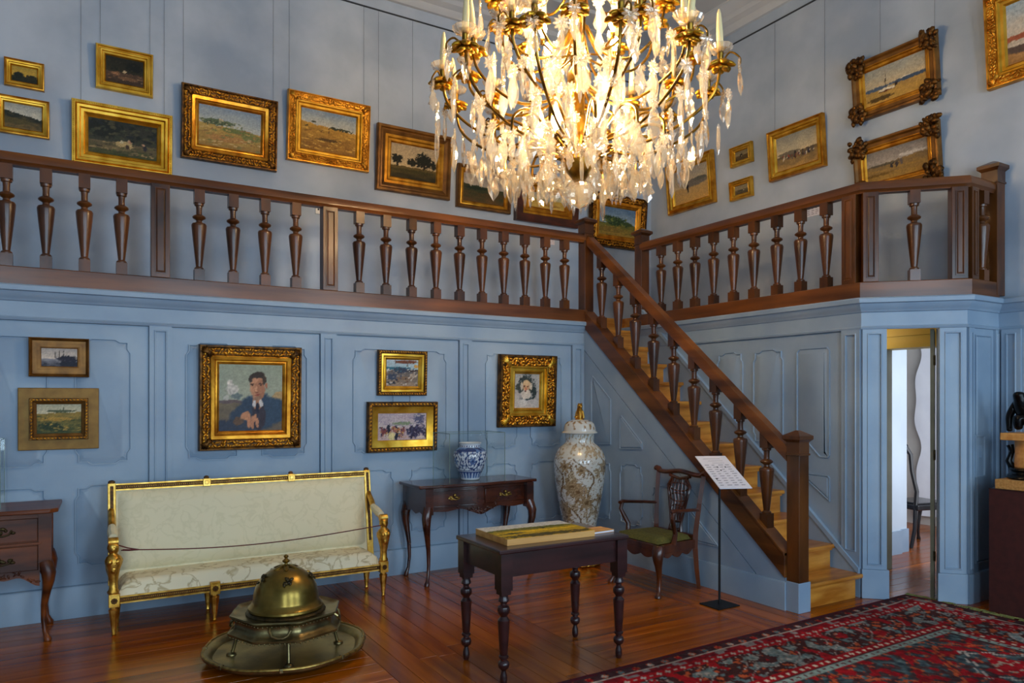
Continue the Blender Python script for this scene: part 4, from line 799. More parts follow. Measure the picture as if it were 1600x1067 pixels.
def strip(x0, x1, zlo, zhi, d0, d1, n=24, fx=serp):
    mb = MB(); L = []
    for i in range(n + 1):
        x = x0 + (x1 - x0) * i / n; y = fx(x / .95) + .05; lo = zlo(x) if callable(zlo) else zlo
        L.append([(x, y - d0, lo), (x, y - d1, lo), (x, y - d1, zhi), (x, y - d0, zhi)])
    return mb.loops(L)
for s in (-1, 1):
    c0, c1 = (s * .04, s * (W - .09)) if s > 0 else (-(W - .09), -.04)
    dr = obj('drawer', strip(c0, c1, Ht - .185, Ht - .055, -.01, .016), 'rosewood', cn, 40, .003)
    obj('drawer_moulding', strip(c0 - .012, c1 + .012, Ht - .203, Ht - .190, -.01, .012).add(*(lambda m: (m.v, m.f))(strip(c0 - .012, c1 + .012, Ht - .050, Ht - .037, -.01, .012))), 'rosewood', dr, 40)
    xc = (c0 + c1) / 2; yc = serp(xc / .95) + .032; mb = MB()
    for k in range(9): mb.ball((xc + random.uniform(-.06, .06), yc - .004, Ht - .12 + random.uniform(-.014, .014)), (random.uniform(.012, .022), .005, .008), 6, 4)
    mb.tube([(xc - .045, yc - .014, Ht - .112), (xc - .03, yc - .026, Ht - .128), (xc, yc - .028, Ht - .134), (xc + .03, yc - .026, Ht - .128), (xc + .045, yc - .014, Ht - .112)], .0045, 6)
    mb.ball((xc, yc - .010, Ht - .098), (.014, .006, .014), 8, 5); obj('drawer_handle', mb, 'handle_brass', dr, 60)
def apz(x): u = abs(x) / (W * .9); return Ht - .228 - .045 * max(0, 1 - u * 2.6) - .009 * math.cos(u * 9) - .05 * max(0, u - .8)
obj('apron', strip(-W + .09, W - .09, apz, Ht - .205, -.012, .008, 60), 'rosewood', cn, 50)
mb = MB()
for k in range(46):
    x = random.gauss(0, .09); z = apz(x) + random.uniform(.006, .05); mb.ball((0, 0, 0), (random.uniform(.010, .02), .007, .007), 6, 4, TS((x, serp(x / .95) + .04, z)) @ Matrix.Rotation(random.uniform(0, 3), 4, 'Y'))
obj('carved_shell', mb, 'rosewood', cn, 60, kind='stuff')
for s in (-1, 1):
    obj('side_apron', MB().prism([(-D + .03, Ht - .04), (-D + .03, Ht - .26), (-.12, Ht - .235), (-.04, Ht - .26), (.05, Ht - .235), (D - .05, Ht - .26), (D - .05, Ht - .04)], lambda a, b: (s * (W - .03) - .01, a, b), lambda a, b: (s * (W - .03) + .01, a, b)), 'rosewood', cn, 0)
    for q in (-1, 1):
        mb = MB(); x, y = s * (W - .055), (-D + .02 if q < 0 else D - .03); cabriole(mb, x, y, Ht - .19, s * .9, q * .9 if q < 0 else .2, 1.0)
        mb.box(x - .036, x + .036, y - .036, y + .036, Ht - .25, Ht - .026); obj('leg', mb, 'rosewood', cn, 50)
def glass_case(label, x0, x1, y0, y1, z0, z1):
    t = thing('glass_case', label, 'display case', ((x0 + x1) / 2, (y0 + y1) / 2, z0)); w, d, h = (x1 - x0) / 2, (y1 - y0) / 2, z1 - z0
    for a in ((-w, w, -d, -d + .004, .0005, h), (-w, w, d - .004, d, .0005, h), (-w, -w + .004, -d + .004, d - .004, .0005, h), (w - .004, w, -d + .004, d - .004, .0005, h), (-w, w, -d, d, h, h + .004)):
        obj('pane', MB().box(*a), 'glass', t, 0)
    for sx in (-1, 1):
        for sy in (-1, 1): obj('pane_edge', MB().box(sx * w - .0022, sx * w + .0022, sy * d - .0022, sy * d + .0022, .0005, h + .004), 'glass_edge', t, 0)
    for s in (-1, 1):
        obj('pane_edge', MB().box(-w, w, s * d - .002, s * d + .002, h, h + .0045), 'glass_edge', t, 0); obj('pane_edge', MB().box(s * w - .002, s * w + .002, -d, d, h, h + .0045), 'glass_edge', t, 0)
glass_case('clear glass case covering the blue and white vase', 2.80, 3.36, 5.74, 6.08, .8555, 1.285)
# blue and white vase
def vlathe(prof, n, fn):
    mb = MB(); mb.c = []; m = len(prof); P = []
    z0, z1 = prof[0][1], prof[-1][1]
    for i in range(m - 1):
        (r0, a), (r1, b) = prof[i], prof[i + 1]; k = max(1, int(math.hypot(r1 - r0, b - a) / .006))
        P += [(r0 + (r1 - r0) * q / k, a + (b - a) * q / k) for q in range(k)]
    P.append(prof[-1])
    for r, z in P:
        for j in range(n):
            th = 2 * math.pi * j / n; mb.v.append((r * math.cos(th), r * math.sin(th), z)); mb.c.append(lin(fn(j / n, (z - z0) / (z1 - z0), r)))
    mb.f = [(i * n + j, i * n + (j + 1) % n, (i + 1) * n + (j + 1) % n, (i + 1) * n + j) for i in range(len(P) - 1) for j in range(n)]
    mb.f.append(tuple(range(n - 1, -1, -1))); return mb
def smooth_prof(K, n=6):
    out = []
    for i in range(len(K) - 1):
        p0, p1, p2, p3 = K[max(i - 1, 0)], K[i], K[i + 1], K[min(i + 2, len(K) - 1)]
        for q in range(n):
            t = q / n; out.append(tuple(.5 * (2 * b + (c - a) * t + (2 * a - 5 * b + 4 * c - d) * t * t + (3 * b - a - 3 * c + d) * t ** 3) for a, b, c, d in zip(p0, p1, p2, p3)))
    return out + [K[-1]]
def delft(u, v, r):
    wht, bl, md = (214, 220, 228), (26, 48, 104), (92, 124, 172)
    if v < .03: return (190, 190, 186)
    if v < .06: return wht
    if v < .24:
        s = (u * 22) % 1; q = abs(s - .5) * 2
        return bl if q > .86 else (md if (v - .06) < .15 * (1 - q * q) + .02 else mixc(bl, md, .3)) if q > .25 or v > .2 else wht
    if v < .28: return wht if .25 < v < .27 else bl
    if v > .955: return wht
    if v > .90: return bl if (u * 26) % 1 < .5 and .915 < v < .945 else wht
    if v > .78:
        return md if nz(u * 6, v * 3, 4, 3.5) > .12 else bl
    a = (u * 5) % 1; cx, cy = a - .5, (v - .53) / .25
    d = math.hypot(cx / .40, cy)
    if .80 < d < .93: return bl
    if d < .80:
        k = math.cos(6 * math.atan2(cy, cx / .4) ) * .16 + .36
        if d < .13: return bl
        if abs(d - k) < .07: return bl
        if d < k: return md
        return bl if nz(u * 8, v * 2.2, 2, 9) > .22 else wht
    n = nz(u * 8, v * 2.2, 7, 8)
    return bl if n > .10 else (md if n > .02 else wht)
v1 = thing('porcelain_vase', 'small blue and white porcelain jar inside the glass case', 'vase', (3.085, 5.90, .8555))
obj('jar', vlathe(smooth_prof([(.075, 0), (.085, .01), (.098, .05), (.128, .115), (.150, .19), (.152, .235), (.135, .275), (.102, .295), (.096, .30), (.096, .325), (.100, .332)], 4), 144, delft), 'ceramic', v1, 60)
obj('jar_rim', MB().lathe([(.100, .331), (.103, .336), (.098, .341), (.088, .335), (.088, .26), (.0, .24)], 48), 'plastic_white', v1, 60)

# ---- tall covered jar on a gilt stand
v2 = thing('floor_vase', 'tall white and brown lidded porcelain jar on gilt stand beside stair', 'vase', (4.175, 5.70, 0))
mb = MB().lathe([(.18, 0), (.20, .015), (.185, .035), (.19, .06), (.17, .075), (.15, .10), (.165, .13), (.16, .145)], 48, wav=lambda a, z: 1 + .035 * math.sin(a * 2 * math.pi * 12 + z * 60))
for k in range(40):
    a = 2 * math.pi * k / 40; mb.ball((0, 0, 0), (.02, .028, .018), 6, 4, Matrix.Rotation(a, 4, 'Z') @ TS((.185, 0, random.uniform(.015, .08))) @ Matrix.Rotation(random.uniform(0, 3), 4, 'X'))
obj('gilt_stand', mb, 'gilt', v2, 60)
FLW = [(random.random(), random.uniform(.16, .78), random.uniform(.04, .085)) for _ in range(16)] + [(.60, .55, .10), (.70, .42, .085), (.52, .36, .09), (.66, .70, .05)]
def satsuma(u, v, r):
    wht, br, dk = (200, 200, 192), (146, 120, 86), (108, 84, 56)
    X, Y, Z = math.cos(u * 6.2832), math.sin(u * 6.2832), v * 4.6
    N3 = lambda f, s: noise.noise(Vector((X * f, Y * f, Z * f + s)))
    n1 = N3(2.6, 3); n2 = N3(8, 8); n3 = N3(22, 5)
    if v > .90: return mixc(wht, br, .8) if n2 + .4 * n3 > .22 else wht
    if .80 < v < .9: return mixc(br, (190, 172, 142), .6 + n3) if n2 + .5 * n1 > .06 else (200, 196, 182)
    if v < .10: return br if (u * 30 + v * 8) % 1 < .55 else (180, 166, 140)
    for q, (fu, fv, fr) in enumerate(FLW):
        du = ((u - fu + .5) % 1 - .5) * 6.2832 * .21; dv = (v - fv) * 1.1; d = math.hypot(du, dv) / fr
        if d < 1.25:
            d += .16 * n3; k = .78 + .22 * math.cos(math.atan2(dv, du) * 7 + q)
            if d < .22: return dk
            if d < k: return mixc(dk, (178, 156, 122), .25 + .5 * abs(math.sin(d * 13)) + .6 * n3)
    if abs(((u * 5 + .22 * math.sin(v * 17) + v * 1.6) % 1) - .5) < .028 and v < .8: return dk
    fl = n1 * 1.0 + .25 * n2 + (.20 if v < .42 else -.14)
    if fl > .25: return mixc(dk, (194, 182, 156), .55 + 1.7 * n3 + .5 * n2)
    if abs(n2) < .06 and n3 > -.05: return br
    if n2 > .28 and n3 > -.15: return mixc(br, dk, .5 + n3)
    return wht
obj('jar', vlathe(smooth_prof([(.125, .145), (.135, .17), (.150, .30), (.172, .42), (.205, .60), (.238, .80), (.252, .95), (.246, 1.03), (.205, 1.115), (.165, 1.15), (.142, 1.17), (.138, 1.20), (.140, 1.255)], 5), 168, satsuma), 'ceramic', v2, 60)
def lidp(u, v, r):
    n = nz(u * 9, r * 14, 4, 3.5)
    if r > .155: return (198, 198, 190)
    return (150, 118, 80) if n > .22 else ((198, 198, 190) if r > .05 else (140, 110, 70))
ld = obj('lid', vlathe([(.138, 1.255), (.172, 1.262), (.176, 1.270), (.170, 1.276), (.158, 1.284), (.152, 1.32), (.142, 1.35), (.120, 1.374), (.08, 1.39), (.03, 1.398), (.004, 1.40)], 96, lidp), 'ceramic', v2, 40)
mb = MB().lathe([(.045, 1.385), (.047, 1.40), (.035, 1.405), (.036, 1.412)], 20)
mb.tube([(.012, .015, 1.405), (.010, .012, 1.45), (0, 0, 1.49), (-.006, -.008, 1.515)], [.034, .034, .028, .022], 12)
mb.ball((-.008, -.014, 1.525), (.026, .028, .025), 12, 8); mb.ball((-.012, -.036, 1.518), (.015, .014, .013), 8, 6)
for s in (-1, 1): mb.tube([(s * .018, -.02, 1.475), (s * .02, -.032, 1.44), (s * .02, -.036, 1.408)], [.012, .010, .012], 8); mb.ball((s * .018, -.006, 1.546), .008, 6, 4); mb.ball((s * .03, .02, 1.418), (.014, .024, .014), 8, 5)
mb.tube([(0, .04, 1.41), (0, .058, 1.44), (0, .05, 1.475)], [.008, .012, .006], 8)
obj('lion_finial', mb, 'gilt', ld, 60, label='gilt seated lion')
# ---- armchair with pierced splat (faces -x in its own frame)
ch = thing('armchair', 'carved mahogany armchair with pierced back and olive green seat', 'armchair', (3.985, 4.68, 0))
SW0, SW1, SD = .31, .25, .47                              # half widths front/back, depth; front at x=0
sz = .42
def seatpt(u, v, z): w = SW0 + (SW1 - SW0) * u; return (u * SD, -w + 2 * w * v, z)
ring = [seatpt(0, 0, 0), seatpt(0, 1, 0), seatpt(1, 1, 0), seatpt(1, 0, 0)]
obj('seat_frame', MB().loops([[(x, y, z) for x, y, _ in ring] for z in (.345, sz)]), 'mahogany', ch, 0, .008)
mb = MB()
for i in range(15):
    for j in range(15): u, v = i / 14, j / 14; x, y, _ = seatpt(.03 + .92 * u, .05 + .9 * v, 0); mb.v.append((x, y, sz + .004 + .05 * min(1, 5 * min(u, 1 - u, v, 1 - v)) ** .5))
mb.f = [(i * 15 + j, i * 15 + j + 1, (i + 1) * 15 + j + 1, (i + 1) * 15 + j) for i in range(14) for j in range(14)]
obj('seat_cushion', mb, 'green_fabric', ch, 60)
def scallop(a): return .345 - .030 * abs(math.sin(a * math.pi * 3.0)) - .015 * math.sin(a * math.pi)
obj('apron', MB().prism([(a / 24, .37) for a in range(25)] + [(a / 24, scallop(a / 24)) for a in range(24, -1, -1)], lambda a, b: (-.006, -SW0 + .05 + a * (2 * SW0 - .1), b), lambda a, b: (.014, -SW0 + .05 + a * (2 * SW0 - .1), b)), 'mahogany', ch, 0)
for s in (-1, 1):
    obj('apron', MB().prism([(a / 24, .37) for a in range(25)] + [(a / 24, scallop(a / 24)) for a in range(24, -1, -1)], lambda a, b: (.04 + a * (SD - .09), s * (SW0 - .01 - a * .05), b), lambda a, b: (.04 + a * (SD - .09), s * (SW0 - .03 - a * .05), b)), 'mahogany', ch, 0)
    mb = MB(); cabriole(mb, .012, s * (SW0 - .02), .40, -.8, s * .5, 1.15); mb.box(-.028, .045, s * (SW0 - .02) - .035, s * (SW0 - .02) + .035, .34, sz)
    lg = obj('leg', mb, 'mahogany', ch, 50)
    mb = MB()
    for k in range(10): mb.ball((-.02 + random.uniform(-.012, .012), s * (SW0 - .015) + random.uniform(-.025, .025), random.uniform(.29, .38)), (.012, .012, .016), 6, 4)
    obj('knee_carving', mb, 'mahogany', lg, 60, kind='stuff')
    yb = s * (SW1 - .01)
    obj('back_leg', MB().tube([(SD + .035, yb, 0), (SD + .01, yb, .16), (SD - .01, yb, .36)], [.021, .026, .030], 4), 'mahogany', ch, 0)
    obj('back_stile', MB().tube([(SD - .01, yb, .34), (SD - .003, yb, .48), (SD + .02, s * (SW1 + .01), .72), (SD + .055, s * (SW1 + .025), .95)], [.030, .029, .026, .025], 4), 'mahogany', ch, 0)
    arm = obj('arm', MB().tube([(SD + .012, s * (SW1 + .005), .665), (SD - .10, s * (SW1 + .045), .675), (SD - .26, s * (SW1 + .075), .685), (.15, s * (SW1 + .08), .69), (.115, s * (SW1 + .072), .682)], [.018, .019, .02, .024, .02], 8, flat=.75), 'mahogany', ch)
    obj('arm_support', MB().tube([(.14, s * (SW1 + .072), .682), (.125, s * (SW1 + .075), .63), (.15, s * (SW1 + .06), .57), (.185, s * (SW1 + .045), .50), (.175, s * (SW0 - .025), .41)], [.018, .016, .02, .02, .024], 8), 'mahogany', arm)
pts = []
for i in range(25):
    t = i / 24 * 2 - 1; pts.append((SD + .056, t * (SW1 + .055), .955 + .010 * math.cos(t * math.pi * 1.5) + (.016 if abs(t) > .88 else 0)))
obj('crest_rail', MB().tube(pts, [.032 if abs(i - 12) > 10 else .026 for i in range(25)], 8, flat=.8), 'mahogany', ch)
obj('back_shoe', MB().box(SD - .03, SD + .01, -SW1 + .02, SW1 - .02, .39, .455), 'mahogany', ch, 0, .006)
def bk(y, z): return (SD - .006 + (z - .44) * .115, y * 1.25, z)
sp = obj('splat', MB().tube([bk(-.055, .45), bk(-.048, .52), bk(-.062, .60), bk(-.085, .72), bk(-.105, .84), bk(-.07, .90), bk(-.095, .945)], [.016, .012, .011, .011, .013, .015, .014], 6).tube([bk(.055, .45), bk(.048, .52), bk(.062, .60), bk(.085, .72), bk(.105, .84), bk(.07, .90), bk(.095, .945)], [.016, .012, .011, .011, .013, .015, .014], 6)
         .tube([bk(-.05, .47), bk(0, .455), bk(.05, .47)], .022, 6).tube([bk(-.05, .54), bk(0, .535), bk(.05, .54)], .013, 6).tube([bk(-.10, .925), bk(0, .90), bk(.10, .925)], .014, 6), 'mahogany', ch, 50)
for k in (-2, -1, 0, 1, 2):
    obj('splat_bar', MB().tube([bk(k * .018, .53), bk(k * .022 + .008, .62), bk(k * .030 - .008, .71), bk(k * .036 + .008, .80), bk(k * .03, .905)], .009, 6), 'mahogany', sp)
for z, w in ((.64, .062), (.74, .085), (.83, .095)):
    obj('splat_loop', MB().tube([bk(w * math.cos(a), z + .035 * math.sin(a)) for a in [q * math.pi / 8 for q in range(17)]], .007, 6), 'mahogany', sp)

# ---- information stand
sd = thing('information_stand', 'black floor stand holding a sloping white information sheet', 'sign', (4.264, 4.0, 0))
obj('base_plate', MB().box(-.115, .115, -.10, .10, 0, .008), 'black_metal', sd, 0, .002)
obj('pole', MB().tube([(0, 0, .008), (0, 0, 1.0)], .009, 10), 'black_metal', sd)
T = TS((.022, -.01, 1.028)) @ Matrix.Rotation(R(-22), 4, 'Z') @ Matrix.Rotation(R(24), 4, 'X')
pb = obj('sheet', MB().box(-.128, .128, -.25, .25, 0, .006, T), 'paper', sd, 0, .001)
mb = MB()
for r in range(13):
    y = .20 - r * .034
    if r < 3: xs_ = [(-.08, .06)] if r == 0 else [(-.07 + .02 * r, .07)]
    else: xs_ = [(-.105 + .056 * q, -.105 + .056 * q + random.uniform(.02, .04)) for q in range(4)]
    for a, b_ in xs_: mb.box(a, b_, y, y + (.003 if r < 3 else .007), .006, .0066, T)
obj('printed_text', mb, 'ink', pb, 0, kind='stuff')
mb = MB()
for x, y in ((-.02, .06), (.045, .06), (-.012, .01), (-.10, -.12)): mb.box(x, x + .012, y, y + .016, .006, .0068, T)
obj('printed_pictures', mb, 'ink_dark', pb, 0, kind='stuff')

# ---- chest of drawers at the edge of the picture
cs = thing('chest_of_drawers', 'walnut two-drawer chest on cabriole legs at the picture edge', 'chest of drawers', (-.72, 5.915, 0))
W, D, Ht = .57, .23, .875
outl = [(-W - .04, D), (-W - .04, -D - .01)] + [(-W + 2 * W * i / 20, -D - .035 - .02 * math.cos(i / 20 * 2 * math.pi)) for i in range(21)] + [(W + .045, -D - .01), (W + .06, D)]
obj('chest_top', MB().prism(outl, lambda a, b: (a, b, Ht - .028), lambda a, b: (a, b, Ht)), 'walnut', cs, 40, .006)
obj('body', MB().box(-W + .01, W - .01, -D + .01, D - .02, .46, Ht - .028), 'walnut', cs, 0)
for z0, z1 in ((.665, .815), (.475, .635)):
    dr = obj('drawer', MB().box(-W + .07, W - .07, -D - .008, -D + .02, z0, z1), 'walnut', cs, 0, .004)
    for xh in (-.31, .31):
        mb = MB(); zc = (z0 + z1) / 2
        for k in range(12): mb.ball((xh + random.uniform(-.06, .06), -D - .012, zc + random.uniform(-.022, .022)), (random.uniform(.010, .02), .006, .010), 6, 4)
        mb.tube([(xh - .05, -D - .014, zc + .008), (xh - .035, -D - .03, zc - .018), (xh, -D - .032, zc - .026), (xh + .035, -D - .03, zc - .018), (xh + .05, -D - .014, zc + .008)], .005, 6)
        obj('drawer_handle', mb, 'brass_dark', dr, 60)
obj('drawer_divider', MB().box(-W + .05, W - .05, -D - .012, -D + .02, .642, .658), 'walnut', cs, 0, .003)
N_ = 48; ap = lambda u: .465 - .045 - .03 * math.cos(u * 2 * math.pi * 2) - .02 * math.cos(u * 2 * math.pi * 5)
obj('apron', MB().prism([(i / N_, .475) for i in range(N_ + 1)] + [(i / N_, ap(i / N_)) for i in range(N_, -1, -1)], lambda a, b: (-W + .06 + a * (2 * W - .12), -D - .006, b), lambda a, b: (-W + .06 + a * (2 * W - .12), -D + .02, b)), 'walnut', cs, 0)
mb = MB()
for k in range(70):
    u = random.random(); z = ap(u) + random.uniform(.008, .04); mb.ball((0, 0, 0), (random.uniform(.012, .022), .006, .006), 6, 4, TS((-W + .06 + u * (2 * W - .12), -D - .008, z)) @ Matrix.Rotation(random.uniform(0, 3), 4, 'Y'))
obj('carving', mb, 'walnut', cs, 60, kind='stuff')
for s in (-1, 1):
    for q in (-1, 1):
        mb = MB(); x, y = s * (W - .03), q * (D - .02); cabriole(mb, x, y, .52, s * .75, -.9 if q < 0 else .25, 1.0); mb.box(x - .036, x + .036, y - .03, y + .03, .47, Ht - .028); obj('leg', mb, 'walnut', cs, 50)
glass_case('clear glass case on the walnut chest at the picture edge', -1.05, -.43, 5.80, 6.12, .8755, 1.32)

# ---- plinth with bronze at the other edge
pl = thing('display_plinth', 'dark red display plinth against the blue wall', 'plinth', (6.135, 2.52, 0))
obj('plinth_box', MB().box(-.25, .235, -.34, .33, 0, .92), 'plinth_red', pl, 0, .003)
obj('plinth_top', MB().box(-.252, .237, -.342, .332, .918, .924), 'dark_wood', pl, 0)
tag(obj('cork_slab', MB().box(5.90, 6.35, 2.30, 2.815, .9245, .995), 'cork', None, 0, .003), 'thick cork slab lying on the dark red plinth', 'slab')
sc = thing('bronze_sculpture', 'dark bronze crouching figure on a wooden drum', 'sculpture', (6.10, 2.655, .9955))
obj('sculpture_base', MB().lathe([(0, 0), (.155, 0), (.162, .012), (.155, .03), (.135, .038), (.13, .055), (.148, .07), (.14, .085), (.10, .09), (0, .09)], 40, wav=lambda a, z: 1 + .03 * math.sin(a * 2 * math.pi * 5)), 'bronze', sc, 50)
obj('wooden_drum', MB().lathe([(0, .088), (.108, .09), (.110, .13), (.106, .20), (.108, .29), (0, .29)], 40), 'light_wood', sc, 50)
obj('drum_bracket', MB().tube([(-.02, .12, .08), (-.03, .145, .13), (-.02, .125, .20), (-.02, .14, .25)], [.03, .022, .018, .026], 10), 'bronze', sc)
obj('wooden_cap', MB().box(-.15, .15, -.15, .15, .29, .345), 'light_wood', sc, 0, .006)
# crouching figure: back towards the room, leaning on one arm
fg = bpy.data.meshes.new('bronze_figure')
J = {'pel': (.03, .0, .415, .072), 'wai': (.0, .015, .47, .066), 'che': (-.03, .04, .53, .082), 'nec': (-.045, .055, .588, .034), 'hea': (-.055, .065, .628, .046), 'top': (-.05, .065, .655, .034),
     'ls': (-.02, .11, .555, .038), 'le': (-.03, .142, .46, .026), 'lw': (-.04, .135, .375, .022), 'lh': (-.05, .13, .352, .022),
     'rs': (-.03, -.035, .55, .038), 're': (-.09, -.075, .48, .026), 'rw': (-.12, -.03, .44, .02),
     'lk': (-.09, .06, .46, .042), 'la': (-.08, .05, .365, .028), 'rk': (-.08, -.09, .44, .044), 'ra': (.02, -.13, .37, .03)}
E_ = [('pel', 'wai'), ('wai', 'che'), ('che', 'nec'), ('nec', 'hea'), ('hea', 'top'), ('che', 'ls'), ('ls', 'le'), ('le', 'lw'), ('lw', 'lh'), ('che', 'rs'), ('rs', 're'), ('re', 'rw'), ('pel', 'lk'), ('lk', 'la'), ('pel', 'rk'), ('rk', 'ra')]
ks = list(J); fg.from_pydata([J[k][:3] for k in ks], [(ks.index(a), ks.index(b)) for a, b in E_], [])
fo = bpy.data.objects.new('bronze_figure', fg); COL.objects.link(fo); fo.parent = sc; fg.materials.append(MAT['bronze'])
fo.modifiers.new('skin', 'SKIN'); fo.modifiers.new('sub', 'SUBSURF').levels = 2; fo.modifiers['sub'].render_levels = 2; fo.modifiers['skin'].use_smooth_shade = True
for i, k in enumerate(ks): fg.skin_vertices[0].data[i].radius = (J[k][3],) * 2; fg.skin_vertices[0].data[i].use_root = (k == 'pel')

# ---- side chair in the room beyond
fc = thing('side_chair', 'black carved side chair seen through the doorway', 'chair', (7.74, 4.62, 0), R(-14))
mb = MB().box(-.02, .44, -.22, .22, .40, .46); obj('seat', mb, 'black_wood', fc, 0, .012)
obj('seat_pad', MB().box(0, .42, -.2, .2, .46, .48), 'black_wood', fc, 0, .008)
for s in (-1, 1):
    mb = MB(); cabriole(mb, .41, s * .19, .42, .7, s * .5, 1.0); obj('leg', mb, 'black_wood', fc, 50)
    mb = MB().tube([(-.06, s * .17, 0), (-.01, s * .17, .2), (0, s * .17, .42)], [.02, .022, .024], 6); obj('back_leg', mb, 'black_wood', fc, 30)
    obj('back_stile', MB().tube([(0, s * .17, .42), (.02, s * .165, .60), (-.045, s * .165, .82), (-.06, s * .16, 1.0), (-.10, s * .13, 1.08)], [.024, .022, .02, .022, .024], 8), 'black_wood', fc)
obj('crest_rail', MB().tube([(-.10, -.14, 1.08), (-.095, 0, 1.10), (-.10, .14, 1.08)], .03, 8), 'black_wood', fc)
obj('splat', MB().prism([(-.05, .48), (.05, .48), (.035, .6), (.075, .8), (.05, 1.08), (-.05, 1.08), (-.075, .8), (-.035, .6)], lambda a, b: (-.005 - (b - .48) * .15, a, b), lambda a, b: (.012 - (b - .48) * .15, a, b)), 'black_wood', fc, 0)

# ---- carpet
RX0, RX1, RY0, RY1 = 1.3, 5.77, .75, 3.42
rg = thing('carpet', 'red and blue patterned oriental carpet on the wooden floor', 'carpet', (5.6, 3.44, 0), R(1.1))
DK, RED, MAR, TEAL, PALE, ORG, BLK = (64, 34, 34), (142, 20, 26), (92, 20, 30), (88, 106, 106), (164, 152, 140), (168, 76, 42), (44, 36, 38)
def dots(a, d, d0, d1, per, c, bg):
    m = (d0 + d1) / 2; q = ((a / per) % 1) - .5
    return c if abs(q) * per / ((d1 - d0) * .28) + abs(d - m) / ((d1 - d0) * .28) < 1 else bg
def motif(a, d, seed):
    n1 = nz(a, d, seed, 10); n2 = nz(a, d, seed + 3, 21); n3 = nz(a, d, seed + 6, 36)
    z = abs(((a * 2.6 + .5 * math.sin(d * 13)) % 1) - .5) * 2
    if abs(z - (d * 3.1 % 1)) < .035: return mixc(PALE, DK, .3 + n3)
    if n1 > .26: return mixc(TEAL, PALE, .35 + n3)
    if n1 < -.30: return RED
    if n2 > .32: return ORG
    if n2 < -.34: return TEAL
    return mixc(DK, (66, 34, 30), .5 + n3)
def rugcol(x, y):
    dx, dy = RX1 - x, RY1 - y
    if dy < dx: d, a = dy, x
    else: d, a = dx, y + 3.3
    n3 = nz(x, y, 2, 40); age = 1 + .22 * nz(x, y, 9, 3) + .28 * n3
    if d < .030: c = mixc(MAR, BLK, .4 + n3)
    elif d < .037: c = PALE
    elif d < .105:
        q = ((a / .115) % 1) - .5; r = math.hypot(q * .115, d - .072)
        c = (RED if int(a / .115) % 3 == 0 else PALE if int(a / .115) % 3 == 1 else TEAL) if r < .019 else (ORG if .019 < r < .024 else mixc(DK, (60, 40, 44), .5 + n3))
    elif d < .112: c = PALE
    elif d < .165: c = mixc(MAR, RED, .5 + nz(a, d, 3, 22)) if nz(a, d, 5, 18) < .2 else (120, 112, 110)
    elif d < .172: c = ORG
    elif d < .235: c = dots(a, d, .172, .235, .062, PALE, RED)
    elif d < .242: c = PALE
    elif d < .56: c = motif(a, d, 1)
    elif d < .567: c = PALE
    elif d < .635: c = dots(a, d, .567, .635, .062, (196, 180, 156), RED)
    elif d < .641: c = DK
    elif d < .695: c = dots(a, d, .641, .695, .06, MAR, (128, 142, 132))
    elif d < .703: c = BLK
    else:
        u, v = abs(((x * .95) % 1) - .5) * 2, abs(((y * 1.05 + .2) % 1) - .5) * 2; s = u + v
        n1 = nz(x, y, 4, 13); n2 = nz(x, y, 7, 26)
        if abs(s - 1 - .10 * (1 if math.sin(x * 60) > 0 else -1) * .3) < .028: c = ORG
        elif abs(s - .6 + .04 * (1 if math.sin(y * 60) > 0 else -1)) < .022: c = PALE
        elif s < .3: c = RED if n2 < .2 else (150, 130, 110)
        elif n1 > .18: c = mixc((38, 50, 56), TEAL, .5 + n2)
        elif n1 < -.2: c = RED
        elif n2 > .3: c = ORG
        else: c = mixc(DK, (74, 64, 62), .5 + n2)
    return tuple(min(255, max(0, q * age)) for q in c)
st_ = .0135; nx = int((RX1 - RX0) / st_); ny = int((RY1 - RY0) / st_); mb = MB(); mb.c = []
OX, OY = 5.6, 3.44
def rz_(x, y): return .010 + .003 * nz(x, y, 3, 2.2) + .016 * math.exp(-((x - 5.62) ** 2 + (y - 3.22) ** 2) / .02)
for j in range(ny + 1):
    for i in range(nx + 1):
        x, y = RX0 + (RX1 - RX0) * i / nx, RY0 + (RY1 - RY0) * j / ny
        mb.v.append((x - OX, y - OY, rz_(x, y))); mb.c.append(lin(rugcol(x, y)))
mb.f = [(j * (nx + 1) + i, j * (nx + 1) + i + 1, (j + 1) * (nx + 1) + i + 1, (j + 1) * (nx + 1) + i) for j in range(ny) for i in range(nx)]
obj('pile', mb, 'rug', rg, 60)
obj('carpet_back', MB().box(RX0 - OX, RX1 - OX, RY0 - OY, RY1 - OY, .001, .006), 'gap_dark', rg, 0)
mb = MB()
for k in range(420):
    y = RY0 + (RY1 - RY0) * random.random(); q = random.uniform(.04, .085)
    mb.tube([(RX1 - OX - .01, y - OY, .009), (RX1 - OX + q * .5, y - OY + random.uniform(-.02, .02), .012), (RX1 - OX + q, y - OY + random.uniform(-.05, .05), .006)], [.004, .004, .002], 4)
obj('fringe', mb, 'fringe', rg, 60, kind='stuff')

# ================================================================ CHANDELIER
CX_, CY_ = 2.846, 3.891
cl = thing('chandelier', 'great gilt chandelier hung with cut crystal pendants and white candles', 'chandelier', (CX_, CY_, 2.85))
def cz(z): return z - 2.85
def cob(name, mb, m, par=None, **k): return obj(name, mb, m, par or cl, **k)
